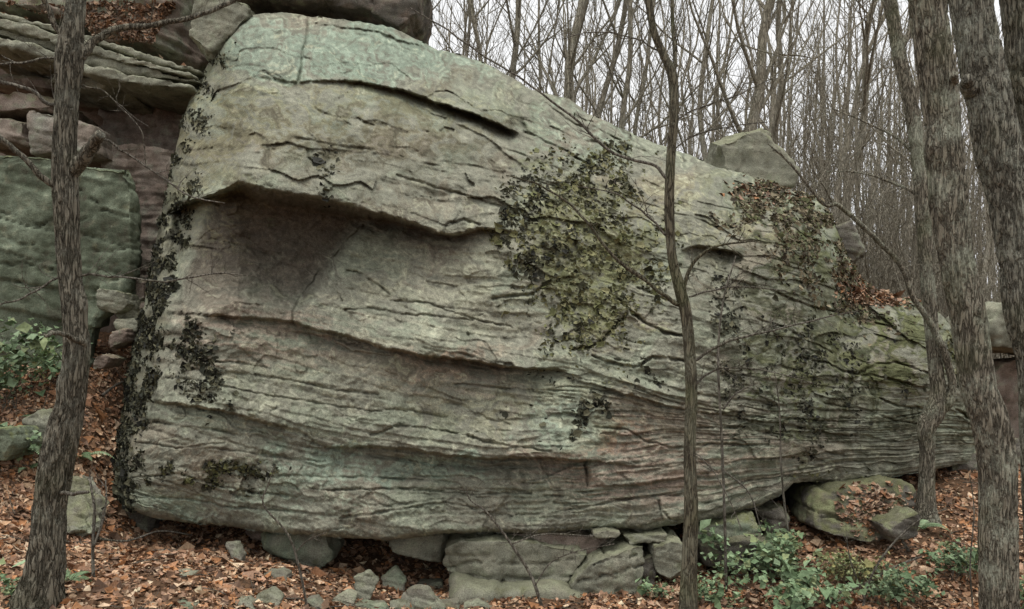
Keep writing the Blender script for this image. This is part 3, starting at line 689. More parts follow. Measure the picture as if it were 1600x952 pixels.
def build_lichen():
    X = BPX + 30 * f2(BPX / 60, BPY / 55, 95, 4, .6); Y = BPY + 30 * f2(BPX / 60, BPY / 55, 96, 4, .6)
    edge = np.interp(Y, [20, 90, 140, 230, 310, 480, 620, 770], [385, 374, 350, 322, 320, 270, 246, 212])
    outl = np.interp(Y, OUT_T[:19][::-1, 1], OUT_T[:19][::-1, 0])
    X0, Y0 = X, Y; X = BPX + 8 * f2(BPX / 30, BPY / 30, 97, 3); Y = BPY
    lf = sst(edge - X, -4, 12) * (0.22 + 0.78 * sst(Y, 300, 460)) * sst(Y, 60, 110)
    lf = lf * (0.55 + 0.45 * sst(f2(X / 20, Y / 30, 71, 3), -.2, .3))
    lichen(lf, 11500, 0.0215, DARKL, 'thick dark leafy lichen down the left edge of the boulder', 1, 0.7, 0.5)
    X, Y = X0, Y0
    B = .8 * ell(X, Y, 835, 380, 42, 85, .8) + ell(X, Y, 925, 400, 95, 130, .8) + .5 * ell(X, Y, 910, 265, 60, 45, .9) + ell(X, Y, 900, 505, 36, 45, .7) + .8 * ell(X, Y, 985, 440, 50, 55, .8)
    lichen(np.clip(B, 0, 1), 3800, 0.0225, OLIVL, 'large olive leafy lichen patch right of the boulder centre', 2, 0.6, 0.5)
    lichen(np.clip(ell(X, Y, 830, 370, 36, 85) + .6 * ell(X, Y, 900, 520, 30, 40) + .5 * ell(X, Y, 930, 280, 40, 40), 0, 1), 800, 0.0235, DARKL, 'blackish lichen along the left border of the olive patch', 3, 0.7, 0.5)
    lichen(ell(X, Y, 318, 580, 40, 60) + .5 * ell(X, Y, 300, 540, 25, 25), 1000, 0.020, DARKL, 'dark lichen patch above the lower left ledge', 4, 0.7)
    lichen(ell(X, Y, 320, 746, 100, 12) + .8 * ell(X, Y, 402, 740, 28, 20), 800, 0.019, DARKL + OLIVL[:2], 'long dark lichen band near the lower left foot', 5, 0.7)
    lichen(ell(X, Y, 510, 265, 24, 34), 80, 0.026, DARKL, 'small cluster of black lichen under the brow crack', 6, 0.7)
    lichen(ell(X, Y, 911, 650, 13, 44) + .12 * ell(X, Y, 860, 640, 60, 45), 230, 0.022, DARKL, 'dark lichen tongue beside the mint green crust', 7, 0.7)
    C = ell(X, Y, 1130, 470, 36, 55) + .7 * ell(X, Y, 1015, 590, 14, 30) + .7 * ell(X, Y, 1150, 590, 16, 100) + .7 * ell(X, Y, 1210, 600, 18, 110) + .9 * ell(X, Y, 1262, 600, 20, 110) + .5 * ell(X, Y, 1320, 560, 20, 90) + .25 * ell(X, Y, 1350, 600, 90, 60)
    lichen(np.clip(C, 0, 1), 1500, 0.021, DARKL, 'scattered black lichen flecks on the right face', 8, 0.7)
    Dd = ell(X, Y, 1230, 335, 85, 55) + .9 * ell(X, Y, 1330, 450, 45, 60) + .5 * ell(X, Y, 1250, 420, 60, 40) + .4 * ell(X, Y, 1400, 500, 60, 30)
    lichen(np.clip(Dd, 0, 1), 4200, 0.024, BROWNL, 'brown and olive dry leafy growth on the right shoulder', 9, 0.6)
    lichen(np.clip(ell(X, Y, 1500, 560, 24, 70) + .5 * ell(X, Y, 1330, 745, 70, 10), 0, 1), 480, 0.024, OLIVL, 'dark leafy growth at the far right end', 10, 0.7)
build_lichen()

# ------------------------------------------------------------------ other rocks
GREYG = ((0.215, 0.215, 0.165), (0.26, 0.25, 0.19))
BROWNR = ((0.20, 0.155, 0.125), (0.27, 0.225, 0.185))
GREENR = ((0.095, 0.110, 0.075), (0.165, 0.190, 0.135))
DARKR = ((0.11, 0.10, 0.085), (0.18, 0.165, 0.135))

def slab(name, poly, depth, thick, label, cat='rock', pal=GREYG, back=0.0, moss=0.25, seed=1, voxel=None, chips=7, bed=0.2, rough=1.0, group=None, shrink=0.86, slope=0.0, drop=0.0, beds=None, cracks=None, lump=.55):
    """a rock whose front outline is poly (photo px) at `depth`, `thick` metres deep; back = metres the top leans back"""
    g = np.random.default_rng(seed)
    P = np.array(poly, float); y0, y1 = P[:, 1].min(), P[:, 1].max()
    f = np.array([at(x, y, depth + back * (y1 - y) / (y1 - y0 + 1e-6) + slope * (x - P[:, 0].mean()) / 100) for x, y in P])
    c0 = f.mean(0)
    b = c0 + (f - c0) * shrink; b[:, 1] += thick
    mid = c0 + (f - c0) * 1.03; mid[:, 1] += thick * 0.35
    n = len(P)
    v = np.concatenate([f, mid, b]).tolist()
    faces = [list(range(n)), list(range(3 * n - 1, 2 * n - 1, -1))]
    for i in range(n):
        j = (i + 1) % n
        faces += [[j, i, n + i, n + j], [n + j, n + i, 2 * n + i, 2 * n + j]]
    me = bpy.data.meshes.new(name); me.from_pydata(v, [], faces); me.update()
    import bmesh
    bm = bmesh.new(); bm.from_mesh(me); bmesh.ops.recalc_face_normals(bm, faces=bm.faces); bmesh.ops.triangulate(bm, faces=bm.faces); bm.to_mesh(me); bm.free()
    o = bpy.data.objects.new('tmp', me); COL.objects.link(o)
    ext = (f.max(0) - f.min(0)); size = max(ext[0], ext[2])
    vx = voxel or max(0.016, min(0.05, size / 34))
    md = o.modifiers.new('r', 'REMESH'); md.mode = 'VOXEL'; md.voxel_size = vx
    dg = bpy.context.evaluated_depsgraph_get()
    m2 = bpy.data.meshes.new_from_object(o.evaluated_get(dg))
    bpy.data.objects.remove(o); bpy.data.meshes.remove(me)
    k = len(m2.vertices); a = np.empty(k * 3, np.float32); m2.vertices.foreach_get('co', a); a = a.reshape(-1, 3).astype(float)
    # broken-off facets
    cc = a.mean(0); hw = (a.max(0) - a.min(0)) / 2 + 1e-6
    for _ in range(chips):
        d = g.normal(size=3); d[1] = -abs(d[1]) * 0.8; d /= np.linalg.norm(d)
        pr = (a - cc) @ d; hi = pr.max(); h = hi * g.uniform(0.82, 0.97)
        a = a - d * np.maximum(0, pr - h)[:, None] * 0.92
    m2.vertices.foreach_set('co', a.astype(np.float32).ravel()); m2.update()
    nb = np.empty(k * 3, np.float32); m2.vertices.foreach_get('normal', nb); nb = nb.reshape(-1, 3).astype(float)
    s = max(size, 0.25)
    q = a.copy(); q[:, 2] += bed * a[:, 0]
    disp = 0.045 * s ** .7 * f3(a * (2.2 / s), seed, 4, .6) * rough * lump
    ql = q * np.array([0.9, 0.9, 5.0]) / max(0.35, min(s, 1.6))
    r = n3(ql, seed + 5) + 0.3 * n3(ql * 2.7, seed + 7)
    pres = sst(n3(a * 1.6, seed + 13), -.1, .4)
    disp = disp - 0.02 * min(1, s) * np.exp(-(r / 0.06) ** 2) * rough * pres
    h = 2.5 * n3(ql * 0.7, seed + 9); disp = disp + 0.010 * min(1, s) * rough * (np.floor(h) + sst(h - np.floor(h), .85, 1) - h)
    disp = disp + 0.008 * f3(a * 14, seed + 2, 2)
    if s > .8: disp = disp + .022 * f3(a * 5.5, seed + 31, 4, .6) * rough * (.4 + .6 * lump)
    bt = beds or max(.05, min(.34, s * .22))
    zz = (q[:, 2] + .05 * n3(a * 1.7, seed + 21) * min(1, s) + .012 * n3(a * 8, seed + 22)) / bt
    zz = zz + .35 * n3(np.stack([zz * .6, zz * 0, zz * 0], 1), seed + 23)
    bi = np.floor(zz).astype(int); fr_ = zz - bi
    hb = _perm[(bi * 37 + seed * 11) & 511] / 511.0
    xx = (a[:, 0] + .05 * n3(a * 2.2, seed + 24)) / (bt * (2.0 + 3 * hb)) + hb * 7; xi_ = np.floor(xx).astype(int); fx_ = xx - xi_
    hx = _perm[(_perm[(bi * 37 + seed * 11) & 511] + xi_ * 13) & 511] / 511.0
    amp = .10 * min(1, s) * bt ** .5 * rough
    disp = disp + amp * (hb - .5) + amp * .7 * (hx - .5)
    edge = np.minimum(fr_, 1 - fr_) * bt; disp = disp - .05 * min(1, s) ** .5 * bt ** .4 * np.exp(-(edge / .012) ** 2) * (hb > .3)
    edx = np.minimum(fx_, 1 - fx_) * bt * 3; disp = disp - .035 * min(1, s) ** .5 * bt ** .4 * np.exp(-(edx / .014) ** 2) * (hx > .45)
    if cracks:
        vx_ = 800 + a[:, 0] * F / a[:, 1]; vy_ = 560 - (a[:, 2] - CAMZ) * F / a[:, 1]
        vx_ = vx_ + 4 * n2(vx_ / 30, vy_ / 30, seed); vy_ = vy_ + 4 * n2(vx_ / 30, vy_ / 30, seed + 1) + 2 * n2(vx_ / 9, vy_ / 9, seed + 1)
        for cp in cracks:
            disp = disp - .075 * np.exp(-(seg_dist(vx_, vy_, cp) / 1.3) ** 2) * np.clip(.55 + 1.2 * n2(vx_ / 22, vy_ / 22, seed + 3), .1, 1.2)
    a2 = a + nb * disp[:, None]
    if drop: a2[:, 2] -= drop
    m2.vertices.foreach_set('co', a2.astype(np.float32).ravel()); m2.update()
    nA = f3(a * 2.5, seed + 3, 4); nB = f3(a * 9, seed + 4, 3)
    col = np.array(pal[0])[None] * np.ones((k, 1)); col = mixc(col, pal[1], sst(nA, -.3, .5))
    col = mixc(col, (0.34, 0.33, 0.26), .5 * sst(nB + .4 * nA, .35, .8))
    col = mixc(col, (0.20, 0.25, 0.19), .25 * sst(nB + nA, .2, .9))
    col = mixc(col, (0.07, 0.062, 0.045), .65 * sst(nB * .8 - nA, .2, .9))
    col = mixc(col, (0.135, 0.150, 0.050), moss * sst(nb[:, 2] + .5 * nB, .25, .8) + moss * .5 * sst(nB + nA * .5, .2, .8))
    c4 = np.ones((k, 4), np.float32); c4[:, :3] = np.clip(col * (1 + .15 * nB[:, None]), .01, 1)
    m2.color_attributes.new('Col', 'FLOAT_COLOR', 'POINT').data.foreach_set('color', c4.ravel())
    m2.polygons.foreach_set('use_smooth', np.full(len(m2.polygons), True))
    m2.name = name; m2.materials.clear()
    base = a2.mean(0); base[2] = a2[:, 2].min()
    o = obj(name, m2, M_ROCK, origin=base)
    props(o, label, cat, group, 'thing')
    return o, a2, nb

# ---- the cliff at the upper left
slab('rock_outcrop', [(-140, -260), (420, -200), (640, -60), (560, 120), (330, 300), (260, 420), (230, 520), (-140, 560)], 13.9, 2.5, 'dark brown recessed rock wall at the back of the cliff, under the long slab', 'cliff', BROWNR, seed=21, voxel=.09, chips=0, moss=.1)
def lay_line(t):
    xs_ = np.array([-140, 0, 80, 135, 210, 312]); top = np.array([-20, 16, 38, 52, 78, 110]); bot = np.array([30, 72, 92, 116, 131, 140])
    return xs_, top + (bot - top) * t
for i, (t0, t1, d_, xr, lab) in enumerate([(0, .2, 11.75, 314, 'topmost thin layer of the long tilted ledge behind the left tree'), (.18, .48, 11.5, 300, 'second layer from the top of the long tilted ledge'),
        (.46, .74, 11.6, 316, 'third layer from the top of the long tilted ledge'), (.72, 1.0, 11.4, 296, 'lowest layer of the long tilted ledge, above the dark recess')]):
    xs_, ya = lay_line(t0); _, yb = lay_line(t1)
    x2 = np.linspace(-140, xr, 12); ra = 1.6 * n2(x2 / 20, x2 * 0, 80 + i); rb_ = 2.2 * n2(x2 / 20, x2 * 0, 90 + i)
    pl = [(x, y) for x, y in zip(x2, np.interp(x2, xs_, ya) + ra)] + [(x, y) for x, y in zip(x2[::-1], (np.interp(x2, xs_, yb) + rb_)[::-1])]
    LS = slab('cliff_slab', pl, d_, 2.6, lab, 'rock', GREYG, seed=120 + i, voxel=.034, beds=.11, bed=-.22, moss=.12, chips=0, slope=.12, shrink=1.0, rough=1.1, lump=.25, group='layers of the tilted ledge')
    if i == 0: LONGSLAB = LS
TOPLEDGE = slab('cliff_slab', [(-140, -330), (300, -330), (330, -60), (300, 40), (240, 68), (150, 62), (110, 30), (-60, -10), (-140, -40)], 12.3, 2.5, 'brown debris-covered ledge above the long slab, top left', 'rock', (BROWNR[0], GREYG[0]), back=1.6, seed=23, voxel=.05, moss=.35, chips=2, rough=2.4, beds=.2)
slab('cliff_block', [(300, -10), (372, -14), (392, 14), (386, 34), (352, 62), (330, 84), (306, 84), (294, 60)], 11.9, 1.3, 'grey angular block wedged left of the boulder top', 'rock', GREYG, seed=24, chips=6)
slab('cliff_block', [(356, -100), (430, -130), (640, -120), (664, -30), (650, 22), (640, 50), (618, 40), (570, 16), (500, 2), (440, -4), (392, -2), (350, -10)], 12.3, 2.4, 'big rock overhanging the top of the boulder', 'rock', (DARKR[0], BROWNR[0]), back=-.2, seed=25, voxel=.038, chips=3, lump=.6, beds=.3, cracks=[[(360, 4), (420, -20), (520, -30), (640, -20)], [(480, -30), (500, 8)], [(560, -25), (600, 20)]])
slab('ledge_stone', [(76, 110), (150, 122), (190, 136), (186, 142), (120, 138), (70, 128)], 11.9, 1.2, 'thin flat stone right of the left trunk, under the long slab', 'rock', GREYG, seed=26, shrink=1)
slab('ledge_stone', [(-40, 108), (78, 118), (120, 130), (118, 142), (60, 138), (-40, 128)], 12.3, 1.2, 'dark thin stone under the long slab, left of the trunk', 'rock', BROWNR, seed=27, shrink=1)
slab('cliff_block', [(-40, 146), (20, 140), (84, 150), (88, 178), (46, 170), (2, 176), (-40, 176)], 11.6, 1.4, 'rounded brown block at the left edge above two square blocks', 'rock', BROWNR, seed=28)
slab('cliff_block', [(-50, 174), (34, 182), (36, 224), (-50, 222)], 11.45, 1.2, 'small reddish square block at the left edge', 'rock', BROWNR, seed=29)
slab('cliff_block', [(42, 170), (90, 178), (142, 190), (148, 240), (40, 236)], 11.4, 1.2, 'pale pinkish square block partly behind the left trunk', 'rock', (BROWNR[1], (0.27, 0.25, .21)), seed=30, moss=.1)
slab('rock_outcrop', [(-140, 225), (-60, 232), (60, 240), (130, 254), (196, 258), (204, 300), (202, 420), (190, 470), (150, 500), (128, 585), (40, 640), (-140, 700)], 10.9, .6, 'green lichen-stained rock wall behind the left trunk', 'cliff', GREENR, seed=31, voxel=.028, chips=1, moss=.3, rough=1.5, lump=.25, beds=.42, cracks=[[(-20, 415), (40, 412), (85, 420)], [(0, 330), (60, 352), (92, 340), (125, 346), (160, 330), (200, 336)], [(132, 470), (150, 456), (165, 440), (204, 431)], [(0, 380), (95, 386)], [(122, 296), (150, 316), (160, 334)], [(0, 440), (50, 446), (90, 452)], [(128, 390), (160, 395), (200, 388)], [(135, 560), (150, 500), (160, 470)]])
slab('rock_outcrop', [(150, 226), (282, 232), (280, 420), (262, 470), (205, 452), (196, 330)], 12.0, 1.6, 'reddish brown layered wall in the gap left of the boulder', 'cliff', BROWNR, seed=32, voxel=.026, beds=.12, chips=1, moss=.05, rough=1.6, bed=.05)
slab('rock_outcrop', [(160, 130), (320, 140), (300, 240), (200, 235), (150, 228)], 13.0, 1.0, 'shadowed brown layered recess beside the boulder top', 'cliff', BROWNR, seed=33, voxel=.03, beds=.14, chips=0, moss=.1, rough=1.8)
for i, (p, d, lab) in enumerate([
    ([(194, 438), (226, 436), (228, 470), (204, 478), (190, 462)], 11.2, 'topmost rubble block in the gap left of the boulder'),
    ([(186, 466), (216, 470), (212, 500), (184, 504), (176, 486)], 11.0, 'middle rubble block in the gap left of the boulder'),
    ([(208, 472), (232, 470), (224, 502), (210, 500)], 11.1, 'narrow rubble block touching the lichen edge'),
    ([(172, 500), (222, 494), (216, 518), (178, 522)], 10.8, 'flat rubble stone at the top of the leafy gully'),
    ([(166, 520), (196, 512), (200, 532), (168, 546)], 10.6, 'lowest rubble stone in the leafy gully'),
    ([(150, 448), (196, 458), (200, 480), (176, 490), (148, 486)], 10.8, 'green rubble block below the lichen-stained wall'),
    ([(140, 565), (160, 552), (172, 560), (160, 575), (142, 578)], 10.3, 'small grey stone in the leafy gully beside the trunk')]):
    slab('rubble_stone', p, d, .5, lab, 'rock', GREYG if i % 2 else BROWNR, seed=40 + i, chips=8, group='stones in the gully left of the boulder')

# ---- rocks under and in front of the boulder
slab('foundation_stone', [(396, 838), (470, 832), (518, 838), (516, 876), (492, 896), (452, 888), (418, 868)], 9.15, .9, 'greenish slanted stone under the boulder, left of the dark gap', 'rock', (GREYG[0], GREENR[1]), seed=51, moss=.4)
slab('foundation_stone', [(356, 826), (430, 830), (486, 842), (444, 860), (388, 848)], 9.35, .9, 'flat brown stone pressed under the boulder bottom', 'rock', BROWNR, seed=52)
slab('foundation_stone', [(600, 838), (696, 834), (694, 880), (660, 874), (612, 862)], 9.15, .9, 'small squared stone propping the boulder middle', 'rock', GREYG, seed=53)
slab('foundation_slab', [(697, 850), (715, 842), (830, 846), (920, 862), (900, 896), (880, 921), (800, 918), (746, 929), (706, 916), (690, 890)], 8.75, 1.4, cracks=[[(690, 888), (760, 880), (830, 884), (905, 874)], [(836, 884), (838, 922)], [(700, 906), (760, 910), (830, 906)]], label='large rounded pale slab under the boulder, bottom centre', cat='rock', pal=GREYG, seed=54, voxel=.024, bed=-.03, chips=4)
slab('foundation_slab', [(720, 842), (830, 832), (930, 836), (996, 838), (985, 854), (934, 872), (880, 874), (760, 868), (724, 858)], 8.95, 1.4, 'brown flat slab squeezed between the boulder and the pale slab', 'rock', BROWNR, seed=55, voxel=.024, bed=-.05)
slab('foundation_slab', [(902, 898), (934, 872), (988, 857), (1018, 862), (1012, 900), (996, 948), (944, 952), (878, 926)], 8.55, 1.2, cracks=[[(900, 912), (950, 900), (1014, 882)], [(962, 926), (1000, 918)], [(930, 880), (1000, 868)], [(960, 925), (975, 950)]], label='leaning wedge-shaped slab left of the thin sapling', cat='rock', pal=GREYG, seed=56, voxel=.024, bed=.3)
slab('foundation_slab', [(1020, 852), (1068, 842), (1070, 904), (1050, 914), (1022, 892)], 8.8, .9, 'upright squared stone behind the thin sapling base', 'rock', GREYG, seed=57)
slab('foundation_slab', [(996, 870), (1024, 866), (1026, 935), (1004, 940)], 8.85, .6, 'narrow grey stone in the crack between two slabs', 'rock', DARKR, seed=58)
slab('foundation_stone', [(926, 831), (950, 828), (970, 833), (966, 841), (930, 843)], 8.72, .5, 'thin pale flake lying on the brown slab', 'rock', GREYG, seed=59, chips=3)
slab('foundation_stone', [(975, 838), (1045, 834), (1040, 848), (985, 852)], 8.85, .6, 'low grey flake beside the sapling under the boulder', 'rock', GREYG, seed=60, chips=3)
slab('foundation_stone', [(1084, 826), (1150, 812), (1186, 806), (1190, 832), (1150, 856), (1096, 858)], 9.3, .9, 'mossy pale stone behind the green shrub under the boulder', 'rock', (GREYG[0], GREENR[1]), seed=61, moss=.5)
slab('foundation_stone', [(1100, 852), (1190, 840), (1220, 860), (1200, 892), (1110, 896)], 9.1, .8, 'dark stone half hidden by the green shrub', 'rock', DARKR, seed=62, moss=.3)
slab('foundation_stone', [(1186, 800), (1226, 792), (1240, 812), (1236, 836), (1200, 838)], 9.9, .7, 'small dark stone at the mouth of the right cave', 'rock', DARKR, seed=63)
slab('foundation_stone', [(700, 916), (760, 926), (860, 922), (930, 946), (930, 975), (700, 975)], 8.45, .9, 'low dark slab lying below the large pale slab', 'rock', GREYG, seed=64, bed=0)
slab('foundation_stone', [(176, 800), (208, 795), (236, 812), (230, 836), (190, 838)], 9.7, .7, 'dark stone in the cave at the lower left corner', 'rock', DARKR, seed=65)
for i, (p, d, lab) in enumerate([
    ([(552, 895), (575, 887), (591, 902), (582, 920), (570, 946), (554, 932)], 7.75, 'upright angular chip, leftmost tall stone of the bottom rubble'),
    ([(594, 898), (616, 879), (634, 900), (630, 926), (604, 928)], 7.9, 'pyramid-shaped pale chip in the bottom rubble'),
    ([(620, 928), (645, 911), (668, 914), (694, 944), (690, 966), (640, 944)], 7.5, 'slanting shard with a sharp edge in the bottom rubble'),
    ([(516, 932), (540, 917), (557, 925), (550, 948), (520, 950)], 7.3, 'rounded pale stone at the left of the bottom rubble'),
    ([(552, 936), (600, 938), (618, 970), (552, 970)], 6.9, 'green flat stone cut by the bottom edge of the picture'),
    ([(650, 905), (692, 903), (694, 924), (660, 922)], 8.2, 'squared stone just left of the large pale slab'),
    ([(608, 936), (634, 934), (660, 970), (606, 970)], 7.0, 'pale shard at the bottom edge between two chips'),
    ([(684, 936), (716, 932), (722, 972), (682, 972)], 7.2, 'grey squared stone at the bottom edge under the pale slab'),
    ([(410, 890), (436, 884), (452, 893), (450, 908), (424, 910)], 7.9, 'low grey stone below the greenish slanted stone'),
    ([(252, 894), (278, 888), (302, 891), (296, 904), (262, 905)], 7.7, 'flat pale stone lying in leaves at the lower left'),
    ([(300, 909), (344, 904), (336, 916), (306, 918)], 7.4, 'thin dark shard right of the flat pale stone'),
    ([(358, 903), (384, 900), (386, 914), (362, 917)], 7.5, 'small pale cube-like stone in the leaves'),
    ([(362, 931), (382, 928), (408, 956), (392, 966)], 6.8, 'long shard pointing to the bottom edge'),
    ([(248, 942), (276, 934), (304, 938), (308, 972), (244, 972)], 6.8, 'pale stone cut by the bottom edge at the lower left'),
    ([(348, 843), (366, 842), (378, 866), (374, 880), (364, 872)], 8.9, 'narrow green flake standing under the boulder lip'),
    ([(396, 925), (418, 914), (440, 930), (430, 948), (402, 945)], 7.2, 'small grey stone left of the bottom rubble'),
    ([(470, 935), (492, 928), (504, 946), (480, 955)], 7.0, 'tiny grey stone between the leaves near the bottom edge'),
    ([(724, 938), (748, 932), (770, 946), (760, 966), (726, 964)], 7.3, 'greenish stone below the low dark slab')]):
    pb = np.array(p); d = ground_hit(pb[:, 0].mean(), min(pb[:, 1].max(), 960) - 3)
    slab('rubble_chip', p, d, .22, lab, 'rock', [GREYG, (DARKR[1], GREENR[1]), (DARKR[1], GREYG[0])][i % 3], seed=70 + i, chips=3, moss=.15, voxel=.014, group='broken stones on the leaves', drop=.045, rough=.5, back=.10, shrink=.8)

# ---- left foreground and right side rocks
slab('mossy_rock', [(8, 800), (26, 762), (66, 742), (120, 752), (146, 800), (134, 838), (88, 846), (38, 826)], 8.4, .5, 'mossy rock behind the foot of the left tree', 'rock', (DARKR[1], GREYG[0]), seed=91, moss=.35, voxel=.018, back=.7, lump=1.4, chips=9, beds=.12, cracks=[[(15, 775), (70, 760), (140, 772)], [(30, 805), (80, 795), (140, 806)]])
slab('mossy_rock', [(34, 655), (60, 640), (84, 652), (80, 694), (38, 694)], 9.3, .6, 'small pale rock on the left slope above the ferns', 'rock', GREYG, seed=93, moss=.3)
slab('mossy_rock', [(-30, 672), (10, 668), (22, 700), (0, 722), (-30, 722)], 8.6, .6, 'mossy rock at the left edge beside the ferns', 'rock', GREENR, seed=94, moss=.5)
RM = slab('mossy_rock', [(1276, 800), (1284, 772), (1340, 756), (1402, 752), (1430, 766), (1436, 800), (1404, 832), (1356, 850), (1306, 840), (1276, 824)], 9.5, 1.5, 'big mossy rock with leaves on it under the boulder right end', 'rock', (DARKR[0], (0.17, .16, .10)), seed=95, moss=.4, back=.45, cracks=[[(1276, 806), (1330, 812), (1380, 800), (1434, 796)]], voxel=.02, chips=4)
slab('foundation_stone', [(1382, 822), (1440, 800), (1444, 835), (1400, 852)], 9.2, .7, 'dark low stone right below the big mossy rock', 'rock', DARKR, seed=96, moss=.4)
slab('hilltop_rock', [(1116, 262), (1124, 208), (1168, 194), (1214, 198), (1226, 232), (1250, 262), (1240, 300), (1130, 296)], 13.6, 1.6, 'square grey rock standing behind the boulder top, at the edge of the woods', 'rock', GREYG, seed=97, moss=.3, bed=.05)
slab('hilltop_rock', [(1298, 400), (1308, 352), (1332, 344), (1352, 372), (1362, 396), (1346, 416), (1310, 424)], 12.4, 1.2, 'dark rounded rock perched on the boulder right shoulder', 'rock', DARKR, seed=98, moss=.2)
slab('far_rock', [(1540, 492), (1580, 474), (1680, 470), (1690, 545), (1600, 548), (1544, 540)], 14.0, 1.6, 'layered grey rock ledge between the right trunks', 'rock', GREYG, seed=99, moss=.1, rough=1.6)
slab('far_rock', [(1536, 566), (1690, 560), (1700, 720), (1560, 712), (1530, 660)], 14.8, 1.6, 'shadowed brown rock below the ledge at the right edge', 'rock', BROWNR, seed=100, moss=.1)
slab('far_rock', [(1488, 716), (1530, 706), (1548, 730), (1530, 752), (1490, 748)], 11.6, .8, 'dark small rock under the boulder far right end', 'rock', DARKR, seed=101)
slab('far_rock', [(1560, 690), (1600, 684), (1640, 720), (1600, 735), (1560, 725)], 12.0, .8, 'low dark stone behind the right trunk base', 'rock', DARKR, seed=102)

# ------------------------------------------------------------------ fallen leaves
LEAFC = np.array([(0.23, 0.125, 0.072), (0.30, 0.18, 0.11), (0.15, 0.088, 0.056), (0.36, 0.25, 0.165), (0.27, 0.135, 0.065), (0.10, 0.064, 0.045), (0.42, 0.32, 0.23), (0.21, 0.14, 0.095), (0.31, 0.20, 0.14)])
def leaf_mesh(P, Nn, size, seed, cols=LEAFC, tilt=.38, lift=.012):
    g = np.random.default_rng(seed); n = len(P)
    d = Nn + tilt * g.normal(size=(n, 3)); d /= np.linalg.norm(d, axis=1, keepdims=True)
    a = np.cross(d, g.normal(size=(n, 3))); a /= np.linalg.norm(a, axis=1, keepdims=True) + 1e-9
    b = np.cross(d, a)
    s = size * np.exp(g.normal(size=n) * .42); wd = s * g.uniform(.22, .5, n); cu = g.normal(size=n) * .35; fo = g.uniform(-.1, .7, n)
    P = P + Nn * (lift * g.random(n))[:, None]
    e0 = P - a * (s * .5)[:, None] + d * (s * cu * .5)[:, None]; e1 = P + a * (s * .5)[:, None] + d * (s * cu * .5)[:, None]
    sh_ = a * (s * g.uniform(-.15, .15, n))[:, None]
    v = np.stack([e0, P + sh_ - b * wd[:, None] + d * (wd * fo)[:, None], P, P + sh_ + b * wd[:, None] + d * (wd * fo)[:, None], e1], 1).reshape(-1, 3)
    q = np.array([[0, 2, 1], [0, 3, 2], [2, 4, 1], [2, 3, 4]])[None] + np.arange(n)[:, None, None] * 5
    ci = cols[g.integers(0, len(cols), n)] * g.uniform(.65, 1.35, (n, 1))
    return v, q.reshape(-1, 3), np.repeat(np.minimum(ci, .6), 5, 0)

